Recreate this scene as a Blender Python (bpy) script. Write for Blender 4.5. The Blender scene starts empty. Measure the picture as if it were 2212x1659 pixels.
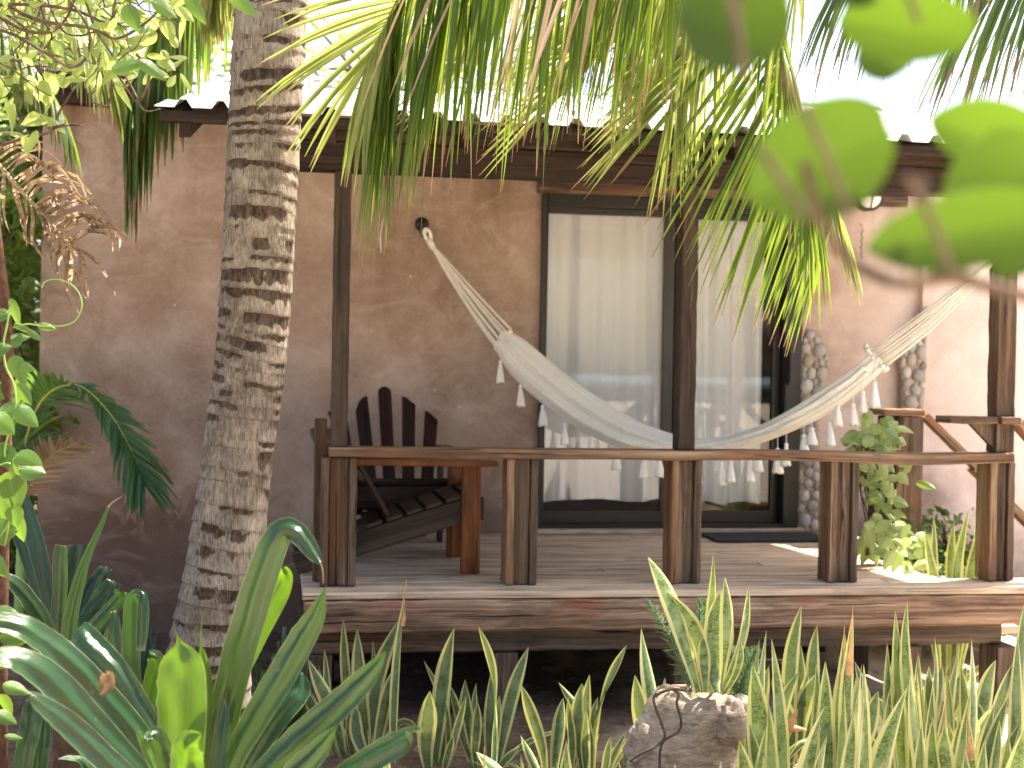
import bpy, bmesh, math, random
from mathutils import Vector, Matrix, Euler, noise
R = random.Random(7)
scene = bpy.context.scene
COL = scene.collection
PI = math.pi
UP = Vector((0, 0, 1))

# ------------------------------------------------------------------ camera
FPX = 3000.0                      # focal length in units of a 2212 px wide frame
CAM = Vector((0, 0, 1.606))
YAW, PITCH, ROLL = math.radians(-9.37), -0.0088, 0.0175
RM = (Matrix.Rotation(YAW, 3, 'Z') @ Matrix.Rotation(PI/2 + PITCH, 3, 'X') @ Matrix.Rotation(ROLL, 3, 'Z'))
def ray(px, py): return RM @ Vector(((px-1106)/FPX, -(py-829.5)/FPX, -1))
def P(px, py, d): return CAM + ray(px, py)*d
def PY(px, py, Y):
    r = ray(px, py); return CAM + r*((Y-CAM.y)/r.y)
def PZ(px, py, z):
    r = ray(px, py); return CAM + r*((z-CAM.z)/r.z)
def XY(px, py, Y): return PY(px, py, Y).x
def G(px, d, z=0.0):              # ground point in column px at depth d
    lo, hi = -3000.0, 6000.0
    for _ in range(40):
        m = (lo+hi)/2
        if P(px, m, d).z > z: lo = m
        else: hi = m
    return P(px, lo, d)
def pproj(v):
    c = RM.transposed() @ (v-CAM)
    return (1106 + c.x/-c.z*FPX, 829.5 - c.y/-c.z*FPX, -c.z)
camd = bpy.data.cameras.new('camera')
cam = bpy.data.objects.new('camera', camd); COL.objects.link(cam)
cam.matrix_world = Matrix.Translation(CAM) @ RM.to_4x4()
camd.sensor_width = 36; camd.lens = FPX/2212*36
camd.clip_start = 0.05; camd.clip_end = 2000
camd.dof.use_dof = True; camd.dof.focus_distance = 4.6; camd.dof.aperture_fstop = 3.4
scene.camera = cam

# ------------------------------------------------------------------ light
SUN_EL, SUN_AZ = math.radians(64), math.radians(26)      # azimuth from +X towards +Y
sd = Vector((math.cos(SUN_EL)*math.cos(SUN_AZ), math.cos(SUN_EL)*math.sin(SUN_AZ), math.sin(SUN_EL)))
world = bpy.data.worlds.new('World'); scene.world = world; world.use_nodes = True
wn = world.node_tree
sky = wn.nodes.new('ShaderNodeTexSky'); sky.sky_type = 'NISHITA'; sky.sun_disc = False
sky.sun_elevation = SUN_EL; sky.sun_rotation = PI/2 - SUN_AZ; sky.dust_density = 5.0; sky.air_density = 0.75; sky.ozone_density = 0.6
bgn = [n for n in wn.nodes if n.type == 'BACKGROUND'][0]
bgn.inputs[1].default_value = 0.105
wn.links.new(sky.outputs[0], bgn.inputs[0])
sl = bpy.data.lights.new('sun', 'SUN'); sl.energy = 5.0; sl.angle = math.radians(0.6); sl.color = (1, 0.90, 0.76)
so = bpy.data.objects.new('sun', sl); COL.objects.link(so); so.rotation_euler = sd.to_track_quat('Z', 'Y').to_euler()
scene.view_settings.view_transform = 'Standard'; scene.view_settings.look = 'None'
scene.view_settings.exposure = EXPO if 'EXPO' in globals() else 2.5
scene.view_settings.gamma = 1
scene.cycles.max_bounces = 10; scene.cycles.transparent_max_bounces = 12
scene.cycles.diffuse_bounces = 5

# ------------------------------------------------------------------ materials
class NT:
    def __init__(s, name):
        s.m = bpy.data.materials.new(name); s.m.use_nodes = True
        s.t = s.m.node_tree; s.t.nodes.clear()
        s.out = s.t.nodes.new('ShaderNodeOutputMaterial')
    def n(s, typ, **kw):
        x = s.t.nodes.new(typ)
        for k, v in kw.items():
            if k.startswith('i_'):
                key = k[2:]
                key = int(key) if key.isdigit() else key.replace('_', ' ')
                s.set(x.inputs[key], v)
            else: setattr(x, k, v)
        return x
    def set(s, inp, v):
        if isinstance(v, bpy.types.NodeSocket): s.t.links.new(v, inp)
        elif isinstance(v, bpy.types.Node): s.t.links.new(v.outputs[0], inp)
        elif isinstance(v, (tuple, list)) and len(v) == 3 and inp.type == 'RGBA': inp.default_value = (*v, 1)
        else: inp.default_value = v
    def math(s, op, a, b=0.0, c=None):
        x = s.n('ShaderNodeMath', operation=op); s.set(x.inputs[0], a); s.set(x.inputs[1], b)
        if c is not None: s.set(x.inputs[2], c)
        return x.outputs[0]
    def ramp(s, f, stops):
        x = s.n('ShaderNodeValToRGB'); s.set(x.inputs[0], f)
        e = x.color_ramp.elements
        while len(e) < len(stops): e.new(0.5)
        for i, (p, c) in enumerate(stops):
            e[i].position = p
            e[i].color = (c, c, c, 1) if isinstance(c, (int, float)) else (*c, 1)
        return x.outputs[0]
    def mix(s, f, a, b, mode='MIX'):
        x = s.n('ShaderNodeMix', data_type='RGBA', blend_type=mode)
        s.set(x.inputs[0], f); s.set(x.inputs[6], a); s.set(x.inputs[7], b)
        return x.outputs[2]
    def noise(s, vec, scale, detail=5, rough=0.55, dist=0.0):
        x = s.n('ShaderNodeTexNoise'); 
        if vec is not None: s.set(x.inputs['Vector'], vec)
        s.set(x.inputs['Scale'], scale); s.set(x.inputs['Detail'], detail); s.set(x.inputs['Roughness'], rough); s.set(x.inputs['Distortion'], dist)
        return x.outputs[0]
    def scale(s, vec, v, off=None):
        x = s.n('ShaderNodeMapping'); s.set(x.inputs[0], vec); x.inputs['Scale'].default_value = v
        if off is not None: s.set(x.inputs['Location'], off)
        return x.outputs[0]
    def coord(s, which='Object'): return s.n('ShaderNodeTexCoord').outputs[which]
    def bump(s, h, strength=0.3, dist=0.01):
        x = s.n('ShaderNodeBump'); s.set(x.inputs['Height'], h); x.inputs['Strength'].default_value = strength; x.inputs['Distance'].default_value = dist
        return x.outputs[0]
    def bsdf(s, col, rough=0.6, nrm=None, spec=0.5, metal=0.0):
        x = s.n('ShaderNodeBsdfPrincipled'); s.set(x.inputs['Base Color'], col); s.set(x.inputs['Roughness'], rough)
        s.set(x.inputs['Specular IOR Level'], spec); s.set(x.inputs['Metallic'], metal)
        if nrm is not None: s.set(x.inputs['Normal'], nrm)
        return x.outputs[0]
    def done(s, sh): s.t.links.new(sh, s.out.inputs[0]); return s.m
    def objrand(s, mul=20.0):
        x = s.n('ShaderNodeObjectInfo')
        c = s.n('ShaderNodeCombineXYZ'); r = s.math('MULTIPLY', x.outputs['Random'], mul)
        for i in range(3): s.set(c.inputs[i], r)
        return c.outputs[0]

def leafmat(name, c1, c2, tr, rough=0.4, tip=None, tipat=0.85, vein=0.0, transl=0.45, tipnoise=0.15, rnd=0.5, pale=None, spec=0.5):
    """c1/c2 mottled greens, tr transmitted colour, tip colour beyond v=tipat"""
    k = NT(name)
    uv = k.n('ShaderNodeUVMap', uv_map='uv').outputs[0]
    rn = k.n('ShaderNodeAttribute', attribute_name='rnd').outputs['Fac']
    oc = k.coord('Object')
    nz = k.noise(oc, 9, 3)
    f = k.math('ADD', k.math('MULTIPLY', rn, rnd), k.math('MULTIPLY', nz, 1-rnd))
    col = k.mix(k.ramp(f, [(0.25, 0.0), (0.75, 1.0)]), c1, c2)
    trc = k.mix(k.ramp(f, [(0.25, 0.0), (0.75, 1.0)]), tuple(a*0.75 for a in tr), tr)
    sx = k.n('ShaderNodeSeparateXYZ', i_0=uv)
    u, v = sx.outputs[0], sx.outputs[1]
    if vein:
        cv = k.n('ShaderNodeCombineXYZ'); k.set(cv.inputs[0], k.math('MULTIPLY', u, 34.0)); k.set(cv.inputs[1], k.math('MULTIPLY', v, 0.8)); k.set(cv.inputs[2], k.math('MULTIPLY', rn, 50.0))
        st = k.noise(cv, 1.0, 3, 0.6)
        col = k.mix(k.math('MULTIPLY', k.ramp(st, [(0.35, 0.0), (0.65, 1.0)]), vein), col, c2)
        blot = k.noise(k.scale(uv, (2, 5, 1)), 1.6, 4, 0.6)
        col = k.mix(k.ramp(blot, [(0.5, 0.0), (0.75, vein*0.5)]), col, tuple(a*0.5 for a in c1))
        sp = k.noise(oc, 38, 3, 0.7); col = k.mix(k.ramp(sp, [(0.68, 0.0), (0.72, 0.8)]), col, (0.16, 0.10, 0.04))
        fd = k.ramp(k.noise(oc, 3.3, 2), [(0.55, 0.0), (0.75, 0.45)]); col = k.mix(fd, col, tuple(min(1, a*1.9) for a in c2))
        mg = k.ramp(k.math('ABSOLUTE', k.math('SUBTRACT', u, 0.5)), [(0.478, 0.0), (0.49, 0.8)])
        col = k.mix(mg, col, (0.30, 0.33, 0.14))
        md = k.math('ABSOLUTE', k.math('SUBTRACT', u, 0.5))
        mid = k.ramp(md, [(0.0, 1.0), (0.05, 0.0)])
        col = k.mix(k.math('MULTIPLY', mid, 0.5), col, tuple(min(1, a*1.7) for a in c2))
    if tip:
        tn = k.math('ADD', v, k.math('MULTIPLY', k.math('SUBTRACT', k.math('ADD', k.math('MULTIPLY', rn, 1.4), k.math('MULTIPLY', k.noise(oc, 30, 2), 0.6)), 1.0), tipnoise))
        tf = k.ramp(k.math('SUBTRACT', tn, tipat-0.5), [(0.49, 0.0), (0.56, 1.0)])
        col = k.mix(tf, col, tip); trc = k.mix(tf, trc, tuple(a*0.8 for a in tip))
    bp = k.bump(k.noise(k.scale(uv, (30, 2, 1)), 1.0, 3), 0.45, 0.004)
    a = k.bsdf(col, rough, bp, spec)
    b = k.n('ShaderNodeBsdfTranslucent'); k.set(b.inputs[0], trc)
    mx = k.n('ShaderNodeMixShader'); mx.inputs[0].default_value = transl
    k.t.links.new(a, mx.inputs[1]); k.t.links.new(b.outputs[0], mx.inputs[2])
    return k.done(mx.outputs[0])

def woodmat(name, dark, mid, light, rough=0.7, red=None, bright=1.0):
    k = NT(name)
    uv = k.n('ShaderNodeUVMap', uv_map='uv').outputs[0]
    o = k.objrand(37.0)
    v1 = k.scale(uv, (0.9, 22, 1), o); v2 = k.scale(uv, (2.2, 90, 1), o); v3 = k.scale(uv, (0.6, 1.6, 1), o)
    g1 = k.noise(v1, 1.0, 6, 0.62, 0.35); g2 = k.noise(v2, 1.0, 4, 0.6, 0.15); g3 = k.noise(v3, 2.2, 4, 0.6)
    f = k.math('ADD', k.math('MULTIPLY', g1, 0.62), k.math('MULTIPLY', g2, 0.38))
    col = k.ramp(f, [(0.36, dark), (0.5, mid), (0.68, light)])
    if red:
        col = k.mix(k.ramp(g3, [(0.48, 0.0), (0.68, 0.85)]), col, k.ramp(f, [(0.3, tuple(a*0.35 for a in red)), (0.65, red)]))
    stain = k.noise(k.scale(uv, (1.2, 5, 1), o), 2.5, 5, 0.65)
    col = k.mix(k.ramp(stain, [(0.36, 0.5), (0.50, 0.0)]), col, tuple(a*0.6 for a in dark))
    cr = k.noise(k.scale(uv, (1.3, 55, 1), o), 1.3, 2, 0.5, 0.6)
    crk = k.ramp(cr, [(0.30, 1.0), (0.36, 0.0)])
    col = k.mix(crk, col, tuple(a*0.25 for a in dark))
    h = k.math('SUBTRACT', f, k.math('MULTIPLY', crk, 0.8))
    return k.done(k.bsdf(col, rough, k.bump(h, 0.7, 0.006), 0.3))

def plain(name, col, rough=0.6, var=0.15, sc=8, spec=0.4, metal=0.0, bmp=0.2):
    k = NT(name); oc = k.coord('Object'); nz = k.noise(oc, sc, 5)
    c = k.mix(k.ramp(nz, [(0.3, 0.0), (0.7, 1.0)]), tuple(a*(1-var) for a in col), tuple(min(1, a*(1+var)) for a in col))
    return k.done(k.bsdf(c, rough, k.bump(k.noise(oc, sc*6, 4), bmp, 0.003), spec, metal))

M = {}
M['wood_grey'] = woodmat('weathered_wood', (0.030, 0.018, 0.011), (0.105, 0.068, 0.042), (0.25, 0.18, 0.12), red=(0.16, 0.062, 0.024))
M['wood_fascia'] = woodmat('red_stained_weathered_wood', (0.05, 0.027, 0.016), (0.24, 0.14, 0.085), (0.52, 0.39, 0.28), red=(0.28, 0.070, 0.026))
M['wood_dark'] = woodmat('dark_beam_wood', (0.009, 0.005, 0.003), (0.025, 0.014, 0.008), (0.055, 0.033, 0.020), red=(0.045, 0.020, 0.010))
M['wood_post'] = woodmat('dark_post_wood', (0.014, 0.009, 0.006), (0.045, 0.027, 0.017), (0.10, 0.064, 0.042), red=(0.08, 0.032, 0.016))
M['wood_deck'] = woodmat('deck_wood', (0.16, 0.112, 0.075), (0.53, 0.40, 0.285), (0.74, 0.61, 0.47), rough=0.65)
M['wood_rail'] = woodmat('rail_wood', (0.06, 0.032, 0.017), (0.20, 0.122, 0.068), (0.38, 0.27, 0.17), red=(0.27, 0.10, 0.038))
M['chair_dark'] = woodmat('dark_red_chair_wood', (0.010, 0.0034, 0.0024), (0.026, 0.0085, 0.0055), (0.048, 0.017, 0.011), rough=0.42)
M['chair_orange'] = woodmat('orange_chair_wood', (0.032, 0.008, 0.003), (0.15, 0.043, 0.007), (0.36, 0.115, 0.016), rough=0.45)
M['chair_grey'] = woodmat('faded_chair_wood', (0.014, 0.009, 0.006), (0.045, 0.028, 0.018), (0.09, 0.058, 0.036))
M['frame'] = plain('dark_brown_door_frame', (0.011, 0.0065, 0.0045), 0.4, 0.15, 5, 0.5, 0, 0.05)
M['frame2'] = plain('grey_brown_door_stile', (0.022, 0.017, 0.013), 0.35, 0.1, 5, 0.5, 0, 0.05)
M['iron'] = plain('black_iron', (0.02, 0.018, 0.016), 0.45, 0.2, 20)
M['rubber'] = plain('dark_doormat', (0.035, 0.033, 0.035), 0.85, 0.3, 60, 0.2, 0, 0.9)
M['cotton'] = plain('cream_cotton', (0.82, 0.77, 0.68), 0.9, 0.07, 30, 0.1)
M['tassel'] = plain('white_tassel_cotton', (0.84, 0.81, 0.75), 0.9, 0.05, 60, 0.1)
M['floor_in'] = plain('interior_floor', (0.10, 0.08, 0.06), 0.4, 0.2, 3)
M['inwall'] = plain('interior_wall', (0.5, 0.46, 0.40), 0.8, 0.1, 3)
M['lampglass'] = plain('frosted_lamp_glass', (0.75, 0.75, 0.72), 0.25, 0.03, 3)
M['bark'] = plain('brown_twig_bark', (0.10, 0.065, 0.042), 0.85, 0.45, 25, 0.2, 0, 0.8)
M['darkbark'] = plain('dark_red_vine_bark', (0.085, 0.040, 0.024), 0.85, 0.5, 40, 0.2, 0, 1.0)
M['rachis'] = plain('green_yellow_rachis', (0.30, 0.34, 0.08), 0.4, 0.2, 8)
M['rachis_dry'] = plain('dry_rachis', (0.30, 0.22, 0.13), 0.7, 0.3, 12)
M['stemgreen'] = plain('green_stem', (0.22, 0.34, 0.07), 0.5, 0.2, 12)

# wall plaster
k = NT('terracotta_plaster'); oc = k.coord('Object')
n1 = k.noise(oc, 0.9, 6, 0.6, 0.4); n2 = k.noise(oc, 3.2, 7, 0.65, 0.6); n3 = k.noise(oc, 45, 4, 0.6)
f = k.math('ADD', k.math('MULTIPLY', n1, 0.5), k.math('ADD', k.math('MULTIPLY', n2, 0.38), k.math('MULTIPLY', n3, 0.12)))
col = k.ramp(f, [(0.32, (0.19, 0.12, 0.082)), (0.45, (0.285, 0.195, 0.142)), (0.55, (0.375, 0.275, 0.215)), (0.70, (0.50, 0.40, 0.335))])
sz = k.n('ShaderNodeSeparateXYZ', i_0=oc)
right_lit = k.ramp(k.math('ADD', k.math('MULTIPLY', sz.outputs[0], 0.28), k.math('MULTIPLY', n2, 0.35)), [(0.45, 0.0), (1.25, 0.9)])  # wall painted paler to the right, standing in for brighter light there
col = k.mix(right_lit, col, (0.80, 0.66, 0.61))
low_stain_shade = k.ramp(k.math('ADD', sz.outputs[2], k.math('MULTIPLY', k.math('SUBTRACT', n1, 0.5), 2.0)), [(0.50, 1.0), (1.05, 0.0)])  # dark wall foot: staining, with some shade painted into the colour
col = k.mix(k.math('MULTIPLY', low_stain_shade, 0.8), col, (0.13, 0.075, 0.055))
drip = k.noise(k.scale(oc, (7, 7, 0.35)), 1.0, 4, 0.6)
dz = k.ramp(k.math('MULTIPLY', sz.outputs[2], 0.3), [(0.62, 0.0), (0.95, 1.0)])
col = k.mix(k.math('MULTIPLY', k.ramp(drip, [(0.45, 0.0), (0.7, 0.75)]), dz), col, (0.11, 0.062, 0.038))
trow = k.noise(k.scale(oc, (1.3, 1.3, 2.2)), 1.7, 6, 0.72, 1.6)
col = k.mix(k.ramp(trow, [(0.5, 0.0), (0.75, 0.4)]), col, (0.56, 0.46, 0.39))
scr = k.noise(k.scale(oc, (3, 3, 3)), 2.0, 8, 0.85, 2.5)
col = k.mix(k.ramp(scr, [(0.62, 0.0), (0.70, 0.4)]), col, (0.60, 0.52, 0.46))
vor = k.n('ShaderNodeTexVoronoi', feature='DISTANCE_TO_EDGE'); k.set(vor.inputs['Vector'], k.scale(oc, (9, 9, 9))); vor.inputs['Scale'].default_value = 1.0
crk = k.math('MULTIPLY', k.ramp(vor.outputs[0], [(0.0, 1.0), (0.03, 0.0)]), k.ramp(k.noise(oc, 1.3, 2), [(0.55, 0.0), (0.65, 0.35)]))
col = k.mix(crk, col, (0.16, 0.10, 0.08))
vs = k.n('ShaderNodeTexVoronoi'); k.set(vs.inputs['Vector'], oc); vs.inputs['Scale'].default_value = 5.5
spk = k.ramp(vs.outputs['Distance'], [(0.035, 1.0), (0.05, 0.0)])
col = k.mix(k.math('MULTIPLY', spk, 0.55), col, (0.6, 0.56, 0.5))
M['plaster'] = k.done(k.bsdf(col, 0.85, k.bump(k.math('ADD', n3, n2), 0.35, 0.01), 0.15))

# coconut trunk: attributes dark (0..1) and band
k = NT('coconut_bark'); oc = k.coord('Object')
dk = k.n('ShaderNodeAttribute', attribute_name='dark').outputs['Fac']
ed = k.n('ShaderNodeAttribute', attribute_name='edge').outputs['Fac']
nf = k.noise(k.scale(oc, (1, 1, 0.35)), 55, 5, 0.7); nb = k.noise(oc, 6, 4)
col = k.ramp(k.math('ADD', k.math('MULTIPLY', nf, 0.5), k.math('MULTIPLY', nb, 0.5)), [(0.33, (0.06, 0.045, 0.033)), (0.47, (0.175, 0.142, 0.108)), (0.68, (0.38, 0.325, 0.258))])
fib = k.noise(k.scale(oc, (9, 9, 0.9)), 22, 3, 0.6, 0.3)
col = k.mix(k.ramp(fib, [(0.38, 0.75), (0.46, 0.0)]), col, (0.07, 0.05, 0.035))
df = k.ramp(k.math('ADD', dk, k.math('MULTIPLY', k.math('SUBTRACT', nf, 0.5), 2.2)), [(0.36, 0.0), (0.62, 1.0)])
col = k.mix(df, col, k.ramp(nf, [(0.4, (0.022, 0.014, 0.009)), (0.65, (0.11, 0.075, 0.05))]))
ef = k.ramp(k.math('ADD', ed, k.math('MULTIPLY', k.math('SUBTRACT', nf, 0.5), 0.8)), [(0.5, 0.0), (0.75, 1.0)])
col = k.mix(ef, col, (0.06, 0.042, 0.03))
M['trunk'] = k.done(k.bsdf(col, 0.85, k.bump(k.math('ADD', nf, k.math('MULTIPLY', fib, 0.8)), 0.9, 0.007), 0.2))

# sansevieria leaf
def sansmat(name, yel, g1, g2, silver, tr):
    k = NT(name); uv = k.n('ShaderNodeUVMap', uv_map='uv').outputs[0]
    rn = k.n('ShaderNodeAttribute', attribute_name='rnd').outputs['Fac']; oc = k.coord('Object')
    sx = k.n('ShaderNodeSeparateXYZ', i_0=uv); u, v = sx.outputs[0], sx.outputs[1]
    cmb = k.n('ShaderNodeCombineXYZ'); k.set(cmb.inputs[0], k.math('MULTIPLY', u, 2.2)); k.set(cmb.inputs[1], k.math('MULTIPLY', v, 26.0)); k.set(cmb.inputs[2], k.math('MULTIPLY', rn, 30))
    bands = k.noise(cmb, 1.3, 3, 0.8, 2.2)
    col = k.mix(k.ramp(bands, [(0.46, 0.0), (0.52, 1.0)]), g1, g2)
    col = k.mix(k.ramp(k.noise(cmb, 0.35, 2), [(0.42, 0.0), (0.65, 0.8)]), col, silver)
    md = k.math('ABSOLUTE', k.math('SUBTRACT', u, 0.5))
    wob = k.math('ADD', md, k.math('MULTIPLY', k.math('SUBTRACT', k.noise(k.scale(uv, (1, 6, 1)), 2, 2), 0.5), 0.10))
    mar = k.ramp(wob, [(0.29, 0.0), (0.33, 1.0)])
    col = k.mix(mar, col, yel)
    tf = k.ramp(k.math('SUBTRACT', v, k.math('MULTIPLY', k.ramp(rn, [(0.8, 0.0), (0.95, 1.0)]), -0.08)), [(0.985, 0.0), (0.995, 1.0)])
    col = k.mix(tf, col, (0.42, 0.22, 0.10))
    trc = k.mix(mar, tr, (yel[0], yel[1], yel[2]*0.6))
    a = k.bsdf(col, 0.42, k.bump(bands, 0.15, 0.002), 0.4); b = k.n('ShaderNodeBsdfTranslucent'); k.set(b.inputs[0], trc)
    mx = k.n('ShaderNodeMixShader'); mx.inputs[0].default_value = 0.22
    k.t.links.new(a, mx.inputs[1]); k.t.links.new(b.outputs[0], mx.inputs[2])
    return k.done(mx.outputs[0])
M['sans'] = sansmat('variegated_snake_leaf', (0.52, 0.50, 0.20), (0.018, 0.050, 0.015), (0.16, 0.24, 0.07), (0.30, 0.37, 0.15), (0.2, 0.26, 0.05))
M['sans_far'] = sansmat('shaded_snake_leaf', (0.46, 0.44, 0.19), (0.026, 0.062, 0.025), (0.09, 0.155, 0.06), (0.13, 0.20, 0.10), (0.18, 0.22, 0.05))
M['sansbrown'] = plain('dead_leaf_tip', (0.50, 0.27, 0.11), 0.8, 0.4, 20)

M['pand'] = leafmat('glossy_strap_leaf', (0.0035, 0.018, 0.0035), (0.012, 0.045, 0.007), (0.075, 0.17, 0.008), 0.2, vein=0.9, transl=0.18, spec=0.6)
M['pand_lime'] = leafmat('lime_strap_leaf', (0.022, 0.070, 0.003), (0.055, 0.120, 0.007), (0.14, 0.27, 0.010), 0.3, vein=0.85, transl=0.38)
M['pand_far'] = leafmat('deep_green_strap_leaf', (0.004, 0.021, 0.006), (0.012, 0.046, 0.012), (0.05, 0.13, 0.015), 0.28, vein=0.45, transl=0.25, tip=(0.34, 0.24, 0.13), tipat=1.02, tipnoise=0.1, spec=0.6)
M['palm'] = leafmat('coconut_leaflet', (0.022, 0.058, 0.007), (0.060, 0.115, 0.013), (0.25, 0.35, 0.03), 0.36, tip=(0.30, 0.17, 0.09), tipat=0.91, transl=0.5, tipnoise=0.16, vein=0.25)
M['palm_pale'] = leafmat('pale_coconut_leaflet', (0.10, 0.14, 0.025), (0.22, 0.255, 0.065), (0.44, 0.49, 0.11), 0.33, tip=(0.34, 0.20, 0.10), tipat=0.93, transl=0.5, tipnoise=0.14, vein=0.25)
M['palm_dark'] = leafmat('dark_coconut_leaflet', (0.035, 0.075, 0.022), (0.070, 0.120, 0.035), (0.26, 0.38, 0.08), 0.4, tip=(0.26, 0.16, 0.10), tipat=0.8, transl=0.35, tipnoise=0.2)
M['palm_dry'] = leafmat('dry_palm_leaflet', (0.20, 0.13, 0.08), (0.42, 0.30, 0.19), (0.5, 0.36, 0.2), 0.7, transl=0.25)
M['areca'] = leafmat('areca_leaflet', (0.022, 0.075, 0.022), (0.05, 0.125, 0.03), (0.16, 0.32, 0.05), 0.4, tip=(0.40, 0.20, 0.12), tipat=0.88, transl=0.35)
M['vine'] = leafmat('vine_leaf', (0.045, 0.115, 0.010), (0.095, 0.19, 0.02), (0.19, 0.32, 0.03), 0.3, vein=0.3, transl=0.42)
M['grape'] = leafmat('round_seaside_leaf', (0.014, 0.032, 0.003), (0.034, 0.062, 0.005), (0.075, 0.135, 0.004), 0.6, vein=0.3, transl=0.5)
M['pothos'] = leafmat('pothos_leaf', (0.10, 0.20, 0.03), (0.42, 0.48, 0.20), (0.28, 0.40, 0.09), 0.3, vein=0.3, transl=0.3)
M['tree'] = leafmat('sunny_tree_leaf', (0.04, 0.09, 0.015), (0.10, 0.18, 0.03), (0.34, 0.48, 0.08), 0.4, transl=0.5)
M['tree2'] = leafmat('yellow_tree_leaf', (0.12, 0.19, 0.03), (0.24, 0.32, 0.06), (0.65, 0.75, 0.18), 0.4, transl=0.5)
M['tree3'] = leafmat('dark_shrub_leaf', (0.025, 0.07, 0.018), (0.06, 0.13, 0.03), (0.22, 0.36, 0.06), 0.35, transl=0.35)
M['grassm'] = leafmat('grass_blade', (0.05, 0.11, 0.025), (0.12, 0.20, 0.05), (0.3, 0.42, 0.1), 0.5, transl=0.3)
M['fern'] = leafmat('asparagus_fern_needle', (0.05, 0.11, 0.05), (0.11, 0.19, 0.09), (0.2, 0.32, 0.12), 0.5, transl=0.3)
M['litter'] = leafmat('fallen_dry_leaf', (0.06, 0.035, 0.02), (0.20, 0.13, 0.07), (0.25, 0.16, 0.07), 0.8, transl=0.2)

# curtain
k = NT('white_curtain'); d = k.n('ShaderNodeBsdfDiffuse'); k.set(d.inputs[0], (0.93, 0.94, 0.95)); tr = k.n('ShaderNodeBsdfTranslucent'); k.set(tr.inputs[0], (0.8, 0.8, 0.76))
mx = k.n('ShaderNodeMixShader'); mx.inputs[0].default_value = 0.12; k.t.links.new(d.outputs[0], mx.inputs[1]); k.t.links.new(tr.outputs[0], mx.inputs[2]); M['curtain'] = k.done(mx.outputs[0])
# window glass (thin)
k = NT('window_glass'); t = k.n('ShaderNodeBsdfTransparent'); k.set(t.inputs[0], (0.98, 0.975, 0.965)); g = k.n('ShaderNodeBsdfGlossy'); g.inputs['Roughness'].default_value = 0.0; k.set(g.inputs[0], (1, 1, 1))
fr = k.n('ShaderNodeFresnel'); fr.inputs[0].default_value = 1.5
mx = k.n('ShaderNodeMixShader'); k.t.links.new(k.math('MULTIPLY', fr.outputs[0], 1.25), mx.inputs[0]); k.t.links.new(t.outputs[0], mx.inputs[1]); k.t.links.new(g.outputs[0], mx.inputs[2]); M['glass'] = k.done(mx.outputs[0])
# metal roof
k = NT('pale_corrugated_metal'); oc = k.coord('Object'); nz = k.noise(k.scale(oc, (4, 0.6, 1)), 3, 5, 0.65); n2 = k.noise(oc, 14, 4)
col = k.ramp(nz, [(0.3, (0.46, 0.52, 0.47)), (0.55, (0.66, 0.72, 0.68)), (0.75, (0.74, 0.77, 0.74))])
col = k.mix(k.ramp(n2, [(0.66, 0.0), (0.74, 0.6)]), col, (0.25, 0.21, 0.16)); M['roof'] = k.done(k.bsdf(col, 0.42, k.bump(n2, 0.1, 0.004), 0.4))
# ground
k = NT('sandy_soil'); oc = k.coord('Object'); n1 = k.noise(oc, 2.2, 6, 0.6); n2 = k.noise(oc, 24, 6, 0.7); n3 = k.noise(oc, 140, 3, 0.6)
f = k.math('ADD', k.math('MULTIPLY', n1, 0.45), k.math('MULTIPLY', n2, 0.55))
soil = k.ramp(f, [(0.34, (0.045, 0.030, 0.020)), (0.52, (0.12, 0.085, 0.06)), (0.68, (0.26, 0.20, 0.15))])
sand = k.ramp(f, [(0.3, (0.34, 0.28, 0.21)), (0.6, (0.55, 0.48, 0.38))])
sx = k.n('ShaderNodeSeparateXYZ', i_0=oc)
fs = k.math('ADD', k.math('MULTIPLY', sx.outputs[0], 0.33), k.math('MULTIPLY', k.math('SUBTRACT', n1, 0.5), 1.0))
fs2 = k.ramp(fs, [(0.45, 0.0), (0.95, 0.9)])
far = k.ramp(k.math('MULTIPLY', k.math('SUBTRACT', sx.outputs[1], 3.4), -0.6), [(0.0, 0.0), (1.0, 1.0)])
col = k.mix(k.math('MAXIMUM', fs2, far), soil, sand)
M['soil'] = k.done(k.bsdf(col, 0.95, k.bump(k.math('ADD', n2, k.math('MULTIPLY', n3, 0.5)), 0.9, 0.02), 0.1))
k = NT('sea_water'); oc = k.coord('Object'); M['sea'] = k.done(k.bsdf((0.16, 0.30, 0.34), 0.3, k.bump(k.noise(oc, 1.2, 4), 0.5, 0.1), 0.5))
# stump
k = NT('weathered_stump'); oc = k.coord('Object'); n1 = k.noise(oc, 5, 6, 0.6, 0.5); n2 = k.noise(k.scale(oc, (1, 1, 3)), 18, 6, 0.7)
f = k.math('ADD', k.math('MULTIPLY', n1, 0.5), k.math('MULTIPLY', n2, 0.5))
col = k.ramp(f, [(0.36, (0.05, 0.034, 0.023)), (0.43, (0.22, 0.165, 0.115)), (0.54, (0.40, 0.32, 0.24)), (0.66, (0.56, 0.47, 0.37))])
n4 = k.noise(oc, 4.0, 3, 0.5, 1.5); ck = k.ramp(k.math('ABSOLUTE', k.math('SUBTRACT', n4, 0.5)), [(0.004, 1.0), (0.014, 0.0)])
ckm = k.ramp(k.noise(oc, 2.2, 2), [(0.5, 0.0), (0.6, 0.8)])
col = k.mix(k.math('MULTIPLY', ck, ckm), col, (0.03, 0.02, 0.013)); hol = k.ramp(k.noise(oc, 3.1, 2), [(0.62, 0.0), (0.70, 0.7)]); col = k.mix(hol, col, (0.09, 0.06, 0.04))
M['stump'] = k.done(k.bsdf(col, 0.9, k.bump(k.math('ADD', n1, n2), 0.9, 0.02), 0.15))
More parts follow.
